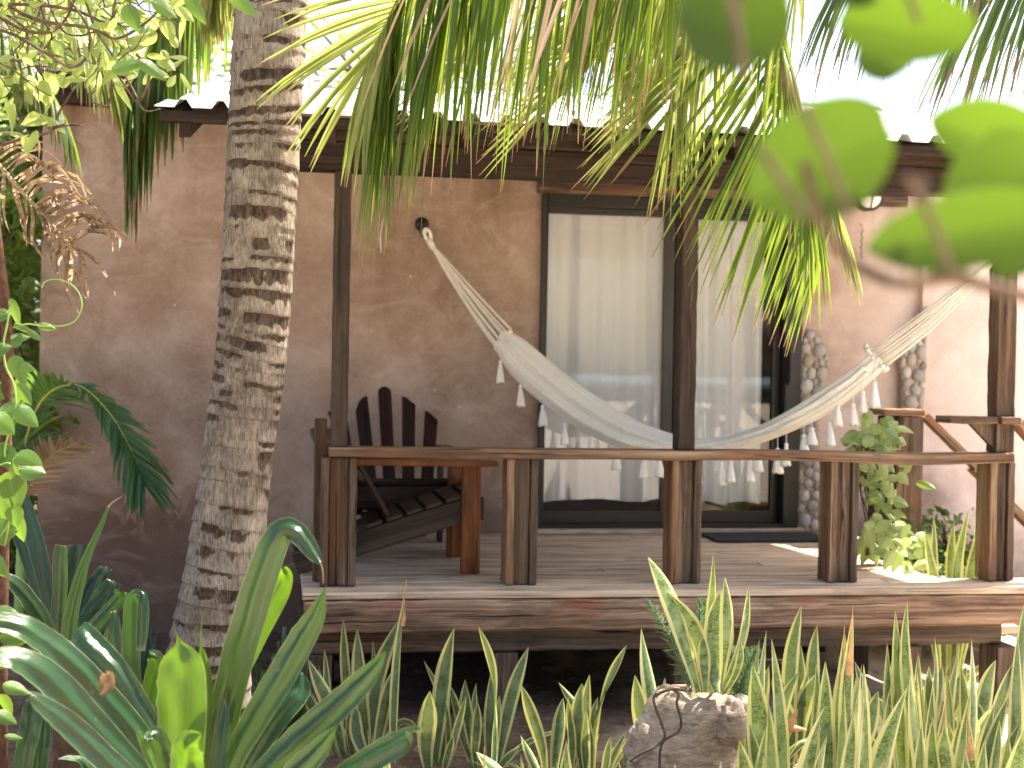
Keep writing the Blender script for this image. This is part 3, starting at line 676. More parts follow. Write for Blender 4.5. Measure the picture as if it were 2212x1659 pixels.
m.add(V[0], [(0, 1, 2, 3)]); m.add(V[n], [(3, 2, 1, 0)])
m.build('handrail', 'wood_rail', por, bevel=0.006)
# upper beam and plate
beam('porch_beam', 'wood_dark', XY(560, 350, YP), RX1-0.05, YP+0.0, YP+0.13, BZ0+0.021, BZ1+0.02, 40, 0.002)
beam('porch_plate', 'wood_post', XY(560, 350, YP), RX1-0.05, YP+0.02, YP+0.10, BZ1+0.022, BZ1+0.095, 40, 0.002)
# right: shelf cap with bracket on the last post, rear post with cap, stairs hand rails
sx0, sx1 = XY(2052, 905, YP), XY(2197, 905, YP); sz = PY(2120, 900, YP).z
beam('shelf_cap', 'wood_grey', sx0, XY(2157, 905, YP)-0.002, YP-0.01, YP+0.16, sz-0.036, sz, 8, 0.002)
beam('shelf_cap', 'wood_grey', XY(2157, 905, YP), sx1+0.005, YP-0.035, YP+0.017, sz-0.036, sz, 3, 0.002)
m = MB(); bx = XY(2157, 950, YP)
for ya in (YP+0.04,): m.add([Vector((bx-0.002, ya, sz-0.16)), Vector((bx-0.002, ya, sz-0.038)), Vector((bx-0.13, ya, sz-0.038)), Vector((bx-0.002, ya+0.035, sz-0.16)), Vector((bx-0.002, ya+0.035, sz-0.038)), Vector((bx-0.13, ya+0.035, sz-0.038))], [(0, 1, 2), (5, 4, 3), (0, 3, 4, 1), (1, 4, 5, 2), (2, 5, 3, 0)], [(0, 0), (0.1, 0), (0.1, 0.1)]*2)
m.build('bracket', 'wood_grey', por)
YB = 7.75
rx0, rx1 = XY(1937, 1000, YB), XY(1994, 1000, YB)
beam('rear_post', 'wood_grey', rx0, rx1, YB, YB+0.16, 0.02, PY(1960, 899, YB).z-0.002, 8, 0.002)
beam('rear_post', 'wood_dark', rx0-0.06, rx0-0.004, YB+0.02, YB+0.15, 0.5, PY(1960, 899, YB).z-0.002, 8, 0.002)
beam('rear_post_cap', 'wood_rail', XY(1907, 890, YB), XY(1995, 890, YB), YB-0.02, YB+0.2, PY(1960, 898, YB).z, PY(1960, 898, YB).z+0.038, 6, 0.002)
m = MB(); m.bar(PY(1996, 897, YB+0.05), PY(2108, 1008, YB+0.0), 0.10, 0.045, seg=8, jit=0.002); m.build('stair_handrail', 'wood_rail', por, bevel=0.004)
m = MB(); m.bar(PY(2100, 1010, YB+0.03), PY(2250, 1160, YB+0.0), 0.10, 0.045, seg=8, jit=0.002); m.build('stair_handrail', 'wood_rail', por, bevel=0.004)
m = MB(); m.bar(PY(2196, 912, YP+0.05), PY(2330, 1060, YP+0.05), 0.10, 0.045, seg=8, jit=0.002); m.build('stair_handrail', 'wood_rail', por, bevel=0.004)
for q in range(3):
    m = MB(); m.bb(XE+0.05+q*0.28, XE+0.34+q*0.28, 6.9, 7.9, 0.42-q*0.17, 0.46-q*0.17, seg=6, jit=0.001); m.build('stair_tread', 'wood_deck', por, bevel=0.004)

# doormat, lamp, bits ----------------------------------------------
m = MB(); a = PZ(1560, 1170, ZD); b = PZ(1765, 1151, ZD); x0 = XY(1540, 1160, 8.1); x1 = XY(1790, 1160, 8.1)
m.bb(x0, x1, 8.02, 8.42, ZD+0.003, ZD+0.018, seg=10, jit=0.001)
mat_o = m.build('doormat', 'rubber', bevel=0.004); tag(mat_o, 'dark ribbed doormat lying on the deck before the door', 'doormat')
lc = PY(1876, 425, YW-0.055)
lamp = thing('wall_lamp', 'round bulkhead lamp with dark rim and frosted glass above pebble inlays', 'lamp', lc)
m = MB(); rg = 0.085
m.tube([lc+Vector((rg*math.cos(t), -0.02, rg*math.sin(t))) for t in [2*PI*i/32 for i in range(33)]], 0.010, 8); m.tube([lc+Vector((0, 0.04, 0)), lc+Vector((0, -0.01, 0))], [rg+0.005, rg], 32)
for q in (0, 1):
    m.tube([lc+(Vector((math.cos(t)*rg, -0.045*math.sin(t)-0.02, 0)) if q == 0 else Vector((0, -0.045*math.sin(t)-0.02, math.cos(t)*rg))) for t in [PI*i/12 for i in range(13)]], 0.004, 6)
m.build('lamp_rim', 'iron', lamp, smooth=True)
m = MB(); m.ell(lc+Vector((0, -0.018, 0)), (rg*0.92, 0.04, rg*0.92), nu=24, nv=14); m.build('lamp_glass', 'lampglass', lamp, smooth=True)
m = MB(); p = PY(1862, 520, YW-0.05)
for q in range(9): m.ell(p+Vector((0.003*(-1)**q, 0, -0.021*q+0.06)), (0.011, 0.009, 0.012), nu=8, nv=6)
m.tube([p+Vector((0, 0.045, 0.11)), p+Vector((0, 0, 0.10)), p+Vector((0, 0, -0.11))], 0.003, 6)
tag(m.build('shell_string', 'mortar', smooth=True), 'short string of beige shells hanging on the wall below the lamp', 'shell string')
m = MB(); m.tube([PY(x, y, YW-0.02) for x, y in ((833, 400), (833, 425), (829, 470), (821, 510), (823, 545))], 0.0035, 6)
tag(m.build('cord', 'cotton', smooth=True), 'thin pale cord dangling down the brown wall beside the front post', 'cord')

# ================================================================== HAMMOCK
hk = PY(912, 484, YW-0.03)
m = MB(); m.tube([hk+Vector((0, 0.032, 0)), hk+Vector((0, 0.012, 0))], 0.043, 20); m.ell(hk+Vector((0, 0.005, 0)), (0.028, 0.022, 0.028), nu=14, nv=8)
m.tube([hk+Vector((0.012+0.024*math.sin(t), -0.03, -0.045+0.036*math.cos(t))) for t in [2*PI*i/20 for i in range(21)]], 0.006, 7)
tag(m.build('wall_hook', 'iron', smooth=True), 'black iron hook plate on the wall holding the hammock end', 'hook')
hA = PY(920, 500, YW-0.06); hB = PY(2168, 540, YP-0.02)
ham = thing('hammock', 'cream woven hammock with white tassels slung across the porch', 'hammock', ((hA+hB)/2+Vector((0, 0, -0.9))))
hdir = Vector((hB.x-hA.x, hB.y-hA.y, 0)).normalized(); hn = Vector((-hdir.y, hdir.x, 0))
def H(px, py):
    r = ray(px, py); t = (hA-CAM).dot(hn)/r.dot(hn); return CAM+r*t
up_e = [(1092, 712), (1130, 732), (1180, 773), (1240, 822), (1300, 864), (1370, 905), (1440, 934), (1510, 946), (1570, 941), (1640, 920), (1710, 884), (1780, 838), (1840, 797), (1890, 752)]
lo_e = [(1066, 748), (1104, 808), (1160, 862), (1232, 915), (1300, 952), (1370, 976), (1440, 986), (1510, 985), (1575, 974), (1650, 955), (1725, 926), (1800, 888), (1860, 843), (1912, 795)]
NU, NV = 90, 40
U_ = cr(up_e, NU); L_ = cr(lo_e, NU); m = MB(); V = []; UVs = []
for i in range(NU+1):
    a = H(*U_[i]); b = H(*L_[i]); c = (a+b)/2; hh = (a-b)/2; t = i/NU
    dep = 0.03+0.07*math.sin(PI*t)**0.7
    for j in range(NV+1):
        th = 2*PI*j/NV - PI/2
        pl = 0.014*math.sin(7*th+1.5*math.sin(3*t+1))+0.011*noise.noise(Vector((t*3.2, math.cos(th)*2.6, math.sin(th)*2.6)))
        pin = 1-0.35*max(0, 1-min(t, 1-t)/0.05)
        rr_ = 1+pl/0.11
        z = math.sin(th); yv = math.cos(th)
        V.append(c + hh*z*(1+0.04*rr_-0.04) + hn*(yv*dep*rr_*pin) + UP*(pl*0.5*abs(yv))); UVs.append((j/NV, t*1.6))
m.add(V, [(i*(NV+1)+j, i*(NV+1)+j+1, (i+1)*(NV+1)+j+1, (i+1)*(NV+1)+j) for i in range(NU) for j in range(NV)], UVs)
# rolled long edges lying on the front face
for off, k0, amp in ((0.30, 0.9, 0.10), (-0.35, 2.1, 0.08)):
    pts = []
    for i in range(4, NU-3):
        a = H(*U_[i]); b = H(*L_[i]); t = i/NU; c = (a+b)/2; hh = (a-b)/2; dep = 0.03+0.07*math.sin(PI*t)**0.7
        zo = off+amp*math.sin(5*t+k0); pts.append(c+hh*zo-hn*(dep*math.sqrt(max(0, 1-zo*zo))*1.0+0.002))
    m.tube(pts, [0.011+0.003*math.sin(i*0.7) for i in range(len(pts))], 8)
bed = m.build('hammock_bed', 'hammock', ham, smooth=True)
# whipped end knots and cords
def cords(ends_px, apex, n, sag):
    m = MB()
    for i in range(n):
        t = i/(n-1); a = H(ends_px[0][0]+(ends_px[1][0]-ends_px[0][0])*t, ends_px[0][1]+(ends_px[1][1]-ends_px[0][1])*t) + hn*R.uniform(-0.03, 0.03)
        pts = []
        for k_ in range(13):
            s_ = k_/12; p = apex.lerp(a, s_)
            p = p - UP*(sag*math.sin(PI*s_)*(0.4+t)) + hn*(0.008*math.sin(i*2.1)*(1-s_)) + Vector((0.007*math.sin(i*1.3), 0, 0.010*math.cos(i*1.9)))*min(1, s_*4)
            pts.append(p)
        m.tube(pts, 0.0048, 5)
    return m
cm = cords([(1104, 714), (1068, 750)], hA+Vector((0.02, 0, -0.06)), 17, 0.02)
for i in range(17):
    t = i/16; cm.ell(H(1104-36*t, 716+35*t)+hn*R.uniform(-0.03, 0.02), (0.012, 0.014, 0.013), nu=8, nv=5, disp=0.5)
cm.build('suspension_cords', 'cotton', ham, smooth=True)
cm = cords([(1886, 756), (1912, 790)], hB, 17, 0.03)
for i in range(26):
    t = i/25; cm.ell(H(1868+48*t, 748+52*t+R.uniform(-6, 6))-hn*R.uniform(-0.02, 0.03), (0.012, 0.014, 0.014), nu=8, nv=5, disp=0.5)
cm.build('suspension_cords', 'cotton', ham, smooth=True)
m = MB()
lp = [hA+Vector((0.000, 0, 0.015))+Vector((0.018*math.sin(t)+0.02*(1-math.cos(t))/2, 0.0, -0.07*(1-math.cos(t))/2)) for t in [2*PI*i/20 for i in range(21)]]
m.tube(lp, 0.012, 9); m.tube([hA+Vector((0.018, 0, -0.05)), hA+Vector((0.045, -0.01, -0.105))], [0.020, 0.019], 12)
m.build('end_loop', 'cotton', ham, smooth=True)
m = MB(); m.tube([hB+Vector((0.02*math.sin(t), -0.02, 0.03+0.03*math.cos(t))) for t in [2*PI*i/20 for i in range(21)]], 0.009, 9); m.tube([hB, hB-Vector((0.06, 0, 0.06))], 0.018, 10)
m.build('end_loop', 'cotton', ham, smooth=True)
# tassels
tl = [(1087, 775, 828), (1130, 828, 878), (1178, 872, 920), (1225, 912, 960), (1282, 938, 988), (1337, 962, 1014), (1387, 944, 985), (1395, 984, 1032), (1430, 984, 1030), (1512, 986, 1042), (1563, 974, 1047), (1583, 972, 1040), (1623, 962, 1040), (1642, 955, 1018), (1684, 942, 1022), (1703, 934, 1006), (1741, 916, 985), (1758, 906, 960), (1797, 888, 962), (1814, 873, 920), (1847, 850, 918), (1868, 822, 892), (1893, 800, 880)]
for x, ty, by in tl:
    a = H(x, ty)-hn*0.035; b = H(x+R.uniform(-1, 1), by)-hn*0.035; L = (a-b).length; kk = R.uniform(0.9, 1.15); m = MB()
    st = a.lerp(b, 0.05 if by-ty < 54 else 0.30); m.tube([a+UP*0.02, st], 0.0022, 5)
    prof = [(0, 0.004), (0.06, 0.0105), (0.14, 0.0115), (0.2, 0.009), (0.3, 0.0135), (0.6, 0.020), (0.9, 0.0255), (1.0, 0.026)]
    nn = 18; V = []; ph = R.random()*6
    for t, r_ in prof:
        c = st.lerp(b, t)
        for q in range(nn):
            th = 2*PI*q/nn; fl = 1+(0.13*math.sin(q*2.1+ph)+0.08*math.sin(q*5.3))*t; dz = R.uniform(-0.006, 0.006) if t == 1.0 else 0
            V.append(c+Vector((math.cos(th)*r_*kk*fl, math.sin(th)*r_*kk*fl, dz)))
    V.append(b+UP*0.012)
    F = [(i*nn+q, i*nn+(q+1) % nn, (i+1)*nn+(q+1) % nn, (i+1)*nn+q) for i in range(len(prof)-1) for q in range(nn)]
    F += [((len(prof)-1)*nn+q, (len(prof)-1)*nn+(q+1) % nn, len(prof)*nn) for q in range(nn)]
    m.add(V, F); m.build('tassel', 'tassel', ham, smooth=True)

# ================================================================== ADIRONDACK CHAIRS
def adirondack(name, label, loc, rotz, mats, by=0.14, bz=0.17, tilt=27, hs=1.0, rl=0.22, grp='adirondack chairs on the porch'):
    """chair facing -Y locally; built at the world place"""
    t = thing(name, label, 'chair', loc, grp); t.rotation_euler = (0, 0, rotz)
    def mk(nm, mb, mat, bev=0.004):
        o = mb.build(nm, mat, None, loc=(0, 0, 0), bevel=bev); o.parent = t; return o
    D, A, G_ = mats
    # seat rails: from front (y=-0.36,z=.36) to the back foot (y=.50,z=.03)
    for s in (-1, 1):
        m = MB(); m.bar((s*0.255, -0.34, 0.33), (s*0.255, 0.56, 0.045), 0.028, 0.115, seg=8, jit=0.001); mk('seat_rail', m, G_)
        m = MB(); m.bar((s*0.30, -0.30, 0.0), (s*0.30, -0.30, 0.535), 0.095, 0.032, up=Vector((1, 0, 0)), seg=6, jit=0.001); mk('front_leg', m, A)
        m = MB(); m.bar((s*0.30, rl, 0.0), (s*0.30, rl+0.02, 0.535), 0.06, 0.030, up=Vector((1, 0, 0)), seg=6, jit=0.001); mk('rear_leg', m, D)
        # arm: paddle outline
        m = MB(); xo = s*0.315; out = [(-0.085, -0.42), (0.085, -0.42), (0.095, -0.30), (0.085, -0.10), (0.055, 0.15), (0.045, 0.34), (-0.035, 0.34), (-0.045, 0.1), (-0.075, -0.2), (-0.09, -0.33)]
        V = [Vector((xo+s*x, y, 0.538)) for x, y in out]+[Vector((xo+s*x, y, 0.564)) for x, y in out]; n = len(out)
        m.add(V, [tuple(range(n)) if s < 0 else tuple(range(n-1, -1, -1)), tuple(range(2*n-1, n-1, -1)) if s < 0 else tuple(range(n, 2*n))]+[(i, (i+1) % n, n+(i+1) % n, n+i) if s > 0 else (i, n+i, n+(i+1) % n, (i+1) % n) for i in range(n)], [(y+1, x*1.0) for x, y in out]*2)
        mk('armrest', m, A, 0.003)
    m = MB(); m.bb(-0.27, 0.27, -0.372, -0.350, 0.26, 0.375); mk('apron', m, D)
    m = MB(); m.bb(-0.34, 0.34, 0.30, 0.33, 0.49, 0.53); mk('arm_support', m, D)
    for q in range(6):
        y0 = -0.315+q*0.098; z0 = 0.33-(y0+0.34)*0.3167+0.075
        m = MB(); m.box((0, y0, z0), (0.55, 0.082, 0.022), rot=Matrix.Rotation(-0.307, 3, 'X')); mk('seat_slat', m, D)
    # back: 5 fanned slats reclined 26 deg
    Rb = Matrix.Rotation(math.radians(-tilt), 3, 'X'); o = Vector((0, by, bz))
    tops = [0.66, 0.755, 0.82, 0.755, 0.66]
    for q in range(5):
        an = (q-2)*0.062; x0 = (q-2)*0.098; wv = 0.080; H_ = tops[q]*hs; out = [(-wv/2*0.85, 0), (wv/2*0.85, 0), (wv/2, H_-0.05)]
        if q == 2: out += [(wv/2*math.cos(a), H_-0.04+wv/2*math.sin(a)) for a in [PI*i/8 for i in range(0, 9)]]
        elif q < 2: out += [(wv/2, H_), (wv/2*0.3, H_-0.008), (-wv/2*0.4, H_-0.035), (-wv/2, H_-0.09)]
        else: out += [(wv/2, H_-0.09), (wv/2*0.4, H_-0.035), (-wv/2*0.3, H_-0.008), (-wv/2, H_)]
        n = len(out); V = []
        for yv in (-0.011, 0.011):
            for x, z in out:
                p = Matrix.Rotation(an, 3, 'Y') @ Vector((x, 0, z)); V.append(o+Rb @ (p+Vector((x0, yv, 0))))
        m = MB(); m.add(V, [tuple(range(n)), tuple(range(2*n-1, n-1, -1))]+[(i, n+i, n+(i+1) % n, (i+1) % n) for i in range(n)], [(z, x) for x, z in out]*2)
        mk('back_slat', m, D, 0.003)
    for zc, wd in ((0.38, 0.62), (0.07, 0.52)):
        m = MB(); c = o+Rb @ Vector((0, 0.026, zc)); m.box(c, (wd, 0.028, 0.06), rot=Rb); mk('back_brace', m, D)
    return t
c1 = PZ(862, 1192, ZD); 
adirondack('adirondack_chair', 'dark reddish brown slatted armchair facing forward against the wall', (PY(852, 1190, 7.85).x, 7.86, ZD), math.radians(4), ('chair_dark', 'chair_dark', 'chair_dark'))
cB = adirondack('adirondack_chair', 'slatted armchair seen from its side, with orange brown front leg beside the rail', (XY(1018, 1250, 6.85)-0.31, 7.14, ZD), math.radians(90), ('chair_dark', 'chair_orange', 'chair_grey'), 0.04, 0.17, 30, 0.87, 0.31)
# ================================================================== COCONUT TRUNK
def coconut_trunk(rows, base_rings, seed, nth=110, nz=620):
    """rows: (px,py,halfwidth px) top->bottom at depth d"""
    pass
TD = 5.15
tp = [(600, -560, 76), (590, -160, 77), (586, 0, 78), (573, 250, 78), (557, 560, 77), (540, 780, 77), (512, 1000, 76), (487, 1200, 81), (465, 1330, 86), (450, 1430, 92), (440, 1560, 104), (436, 1720, 125)]
palm1 = thing('coconut_palm', 'coconut palm with pale ringed trunk leaning up past the porch', 'palm tree', P(436, 1720, TD))
def trunk_mesh(rows, d, seed, nth, nz, pal=1.0):
    m = MB(); S = cr(rows, nz); cs = [P(x, y, d) for x, y, _ in S]; rs = [w*d/FPX for _, _, w in S]
    L = [0.0]
    for a, b in zip(cs, cs[1:]): L.append(L[-1]+(b-a).length)
    tot = L[-1]; rr = random.Random(seed); h = 0.0; rings = []
    while h < tot+0.2: rings.append((h, 0.020*math.sin(len(rings)*0.37)+rr.uniform(-0.006, 0.006), 1.2*math.sin(len(rings)*0.21)+rr.uniform(-.3, .3), rr.uniform(0, 1), rr.uniform(-1, 1))); h += rr.uniform(0.036, 0.085)
    V = []; dark = []; edge = []; U = []
    def rh(i, th):
        b = rings[i]; return b[0]+b[1]*math.sin(th+b[2])+0.006*noise.noise(Vector((math.cos(th)*2.2, math.sin(th)*2.2, i*3.7)))
    import bisect
    heads = [r_[0] for r_ in rings]
    for i in range(nz+1):
        c = cs[i]; t = (cs[min(i+1, nz)]-cs[max(i-1, 0)]).normalized(); a = t.cross(Vector((0, 1, 0))).normalized(); b = t.cross(a)
        h0 = L[i]
        k0 = bisect.bisect(heads, h0)
        for j in range(nth+1):
            th = 2*PI*j/nth; ki = max(0, k0-3); ct, st_ = math.cos(th), math.sin(th)
            while ki+1 < len(rings) and rh(ki+1, th) <= h0: ki += 1
            lo = rh(ki, th); hi = rh(min(ki+1, len(rings)-1), th); f = (h0-lo)/max(hi-lo, 0.012); f = min(max(f, 0), 1)
            n1 = noise.noise(Vector((ct*1.3, st_*1.3, ki*5.1+seed))); n2 = noise.noise(Vector((ct*5, st_*5, h0*22+seed))); n3 = noise.noise(Vector((ct*9, st_*9, h0*40)))
            big = noise.noise(Vector((ct*0.8, st_*0.8, h0*1.1+3)))
            on = n1*1.7+rings[ki][4]*0.30+0.30+0.2*i/nz+big*0.5+n3*0.25
            depth_ = 0.35+0.5*rings[ki][3]+0.3*n2
            dkv = max(0, min(1, on*2.0))*max(0, min(1, (depth_-f)*3.5))*(0.6+0.4*min(1, f*10))
            prof = 0.034*(f**1.6)*(0.6+0.8*abs(n1)*2) - 0.014 - 0.018*dkv
            r_ = rs[i]*(1+prof*0.9+0.012*n2+0.02*noise.noise(Vector((math.cos(th)*0.9, math.sin(th)*0.9, h0*2))))
            V.append(c+(a*math.cos(th)+b*math.sin(th))*r_); dark.append(dkv); edge.append(max(0, 1-f*9)*0.75+0.5*max(0, 1-abs(f-0.5-0.5*n1-0.1*math.sin(th*2+ki))*16)); U.append((j/nth, h0))
    n = nth+1
    m.add(V, [(i*n+j, i*n+j+1, (i+1)*n+j+1, (i+1)*n+j) for i in range(nz) for j in range(nth)], U)
    m.at = {'dark': dark, 'edge': edge}; return m
trunk_mesh(tp, TD, 11, 130, 760).build('trunk', 'trunk', palm1, smooth=True)

# ================================================================== FRONDS
def frond(rach, n, L0, w, mat, parent, name='frond', S=None, A=(45, 70), lift=0.1, droop=0.12, rw=0.014, sides=(-1, 1), skip=0.0, prof=None, jitter=0.12, taper=(0.12, 1.0), rmat='rachis', steps=7, curl=0.0, rnd=None, hang=0.0, seed=None):
    rr = random.Random(seed if seed is not None else R.random()*1e6)
    pts = vspl(rach, 60); m = MB(); mr = MB()
    mr.tube(pts, [rw*(1-0.85*i/60) for i in range(61)], 6)
    for i in range(n):
        t = taper[0]+(taper[1]-taper[0])*i/(n-1); x = t*60; k0 = min(int(x), 59); p = pts[k0].lerp(pts[k0+1], x-k0)
        T = (pts[min(k0+2, 60)]-pts[max(k0-1, 0)]).normalized()
        Sv = T.cross(UP).normalized() if S is None else (Vector(S)-T*T.dot(Vector(S))).normalized()
        N = Sv.cross(T).normalized()
        if N.z < 0 and S is None: N = -N
        for s in sides:
            if rr.random() < skip: continue
            ang = math.radians(A[0]*t+A[1]*(1-t)+rr.uniform(-6, 6)); pf = math.sin(PI*min(1, 0.18+0.74*t))**0.7 if prof is None else prof(t)
            L = L0*pf*rr.uniform(0.85, 1.1)
            d = (Sv*s*math.sin(ang)+T*math.cos(ang)+N*(lift+rr.uniform(-jitter, jitter))+Sv*rr.uniform(-jitter, jitter)*0.5).normalized()
            if hang: d = d.lerp(Vector((rr.uniform(-.08, .08), rr.uniform(-.08, .08), -1)), hang*rr.uniform(0.85, 1.08)).normalized()
            q = p.copy(); ps = [q.copy()]; dr = droop*rr.uniform(0.7, 1.35)
            for k_ in range(steps):
                q = q+d*(L/steps); ps.append(q.copy())
                d = d+Vector((0, 0, -dr*(1+0.25*k_)))+Vector((rr.uniform(-1, 1), rr.uniform(-1, 1), rr.uniform(-1, 1)))*curl
                d.normalize()
            ww = w*(0.6+0.4*pf)*rr.uniform(0.85, 1.12)
            ws = [ww*x_ for x_ in (0.45, 0.9, 1.0, 0.97, 0.86, 0.66, 0.40, 0.10)][:steps+1]
            if steps != 7: ws = [ww*(0.4+0.6*math.sin(PI*min(1, 0.1+0.9*k_/steps)))*(1 if k_ < steps else 0.2) for k_ in range(steps+1)]
            side = Sv*s
            m.ribbon(ps, ws, N*0.8+side*0.15+Vector((rr.uniform(-.3, .3), rr.uniform(-.3, .3), rr.uniform(-.3, .3))), fold=0.45, rnd=rr.random())
    fr = m.build(name, mat, parent); mr.build('rachis', rmat, fr, smooth=True); return fr
left = -(RM @ Vector((1, 0, 0)))
# palm 1 crown (mostly above the picture)
c1p = P(603, -620, TD)
frond([c1p, P(560, -420, 5.6), P(470, -170, 6.1), P(395, -20, 6.3), P(345, 110, 6.4), P(312, 220, 6.4), P(296, 300, 6.4)], 84, 0.60, 0.034, 'palm', palm1, A=(16, 36), droop=0.22, lift=0.0, taper=(0.3, 1.0), hang=0.35, prof=lambda t: 1.0 if t < 0.8 else 0.8, seed=2)
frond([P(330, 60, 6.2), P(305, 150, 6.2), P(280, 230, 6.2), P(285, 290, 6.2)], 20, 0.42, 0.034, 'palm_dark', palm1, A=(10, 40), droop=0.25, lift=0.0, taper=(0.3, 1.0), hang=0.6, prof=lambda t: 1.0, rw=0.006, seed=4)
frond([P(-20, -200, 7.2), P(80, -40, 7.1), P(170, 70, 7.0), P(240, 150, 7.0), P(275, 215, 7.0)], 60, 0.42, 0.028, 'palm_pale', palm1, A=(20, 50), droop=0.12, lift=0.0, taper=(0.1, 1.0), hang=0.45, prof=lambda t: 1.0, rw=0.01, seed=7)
frond([P(-80, -100, 6.6), P(0, 40, 6.6), P(60, 130, 6.6), P(110, 200, 6.6), P(140, 260, 6.6)], 50, 0.40, 0.024, 'palm', palm1, A=(20, 50), droop=0.1, lift=0.0, taper=(0.1, 1.0), hang=0.3, prof=lambda t: 1.0-0.3*t, rw=0.01, seed=8)
frond([c1p, P(560, -400, 4.9), P(505, -220, 5.0), P(475, -90, 5.2), P(458, 0, 5.3)], 40, 0.36, 0.036, 'palm_pale', palm1, A=(15, 35), droop=0.2, lift=0.0, taper=(0.4, 1.0), hang=0.4, seed=3)
for an, le, z_ in ((200, 2.4, 0.7), (255, 2.3, 0.6), (290, 2.7, 0.5), (120, 2.3, 0.7)):  # unseen fronds, added to cast dappled shade on the plants below
    a = math.radians(an); dv = Vector((math.cos(a), math.sin(a), 0))
    frond([c1p, c1p+dv*le*0.33+UP*z_, c1p+dv*le*0.7+UP*(z_*0.9), c1p+dv*le+UP*(-0.1)], 46, 0.75, 0.034, 'palm', palm1, A=(45, 70), droop=0.2, seed=an)
# palm 2: stands to the right of the picture, crown overhead
pc = P(2060, -1050, 4.9)
palm2 = thing('coconut_palm', 'leaning coconut palm whose long fronds hang down across the roof edge', 'palm tree', G(4100, 4.9))
mt = trunk_mesh([(2060, -1090, 70), (2350, -750, 72), (2950, -150, 76), (3500, 600, 80), (3900, 1200, 90), (4100, 1760, 110)], 4.9, 5, 40, 260); mt.build('trunk', 'trunk', palm2, smooth=True)
ones = lambda t: 1.0
# long hanging leaflets of the nearest frond
frond([pc, P(1800, -620, 4.7), P(1560, -330, 4.5), P(1320, -210, 4.35), P(1080, -130, 4.25), P(920, -55, 4.2), P(845, 30, 4.2), P(806, 118, 4.2)], 110, 0.70, 0.024, 'palm', palm2, A=(14, 50), droop=0.03, lift=0.0, taper=(0.2, 0.87), prof=lambda t: 1.0+0.1*math.sin(t*40), seed=12, sides=(-1, 1), skip=0.32, jitter=0.12, hang=0.88)
m_tip = [P(880, -40, 4.2), P(848, 20, 4.2), P(822, 75, 4.2), P(806, 118, 4.2)]
frond(m_tip, 18, 0.50, 0.020, 'palm_pale', palm2, S=left, sides=(1,), A=(14, 60), droop=0.03, lift=0.0, taper=(0.0, 1.0), prof=lambda t: 0.9, seed=5, rw=0.004, jitter=0.04)
frond(m_tip, 18, 0.44, 0.020, 'palm_pale', palm2, S=left, sides=(-1,), A=(4, 22), droop=0.10, lift=0.0, taper=(0.2, 1.0), prof=ones, seed=6, rw=0.004, jitter=0.05)
# pale backlit fronds behind it, leaflets running down to the left
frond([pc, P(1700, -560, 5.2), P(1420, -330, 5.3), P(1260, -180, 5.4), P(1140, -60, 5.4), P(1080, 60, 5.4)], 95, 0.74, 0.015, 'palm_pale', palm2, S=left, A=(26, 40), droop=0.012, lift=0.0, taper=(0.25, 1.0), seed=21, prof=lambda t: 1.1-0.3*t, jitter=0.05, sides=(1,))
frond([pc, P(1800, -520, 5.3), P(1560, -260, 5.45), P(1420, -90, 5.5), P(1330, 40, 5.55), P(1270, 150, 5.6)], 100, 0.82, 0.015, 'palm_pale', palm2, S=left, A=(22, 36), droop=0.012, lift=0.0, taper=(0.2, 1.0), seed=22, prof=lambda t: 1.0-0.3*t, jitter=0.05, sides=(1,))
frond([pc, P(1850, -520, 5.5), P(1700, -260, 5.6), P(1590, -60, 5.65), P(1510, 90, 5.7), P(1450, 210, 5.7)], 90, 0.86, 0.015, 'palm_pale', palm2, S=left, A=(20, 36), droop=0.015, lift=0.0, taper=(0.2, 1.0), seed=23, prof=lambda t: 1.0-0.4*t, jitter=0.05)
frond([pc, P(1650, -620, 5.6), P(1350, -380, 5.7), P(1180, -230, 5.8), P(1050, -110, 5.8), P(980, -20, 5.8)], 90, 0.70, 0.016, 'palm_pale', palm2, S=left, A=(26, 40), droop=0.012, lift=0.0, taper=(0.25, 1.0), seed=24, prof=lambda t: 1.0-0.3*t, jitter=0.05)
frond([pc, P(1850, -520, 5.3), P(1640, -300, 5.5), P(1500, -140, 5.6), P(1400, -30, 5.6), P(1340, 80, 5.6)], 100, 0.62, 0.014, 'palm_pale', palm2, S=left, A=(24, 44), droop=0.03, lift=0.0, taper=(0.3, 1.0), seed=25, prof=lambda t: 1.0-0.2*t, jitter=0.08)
frond([P(1750, -160, 4.9), P(1500, -120, 4.9), P(1250, -80, 4.9), P(1050, -50, 4.9), P(900, -20, 4.9)], 80, 0.60, 0.0125, 'palm_pale', palm2, A=(25, 50), droop=0.02, lift=0.0, taper=(0.0, 1.0), seed=26, prof=ones, jitter=0.12, hang=0.8, skip=0.3, rw=0.006)
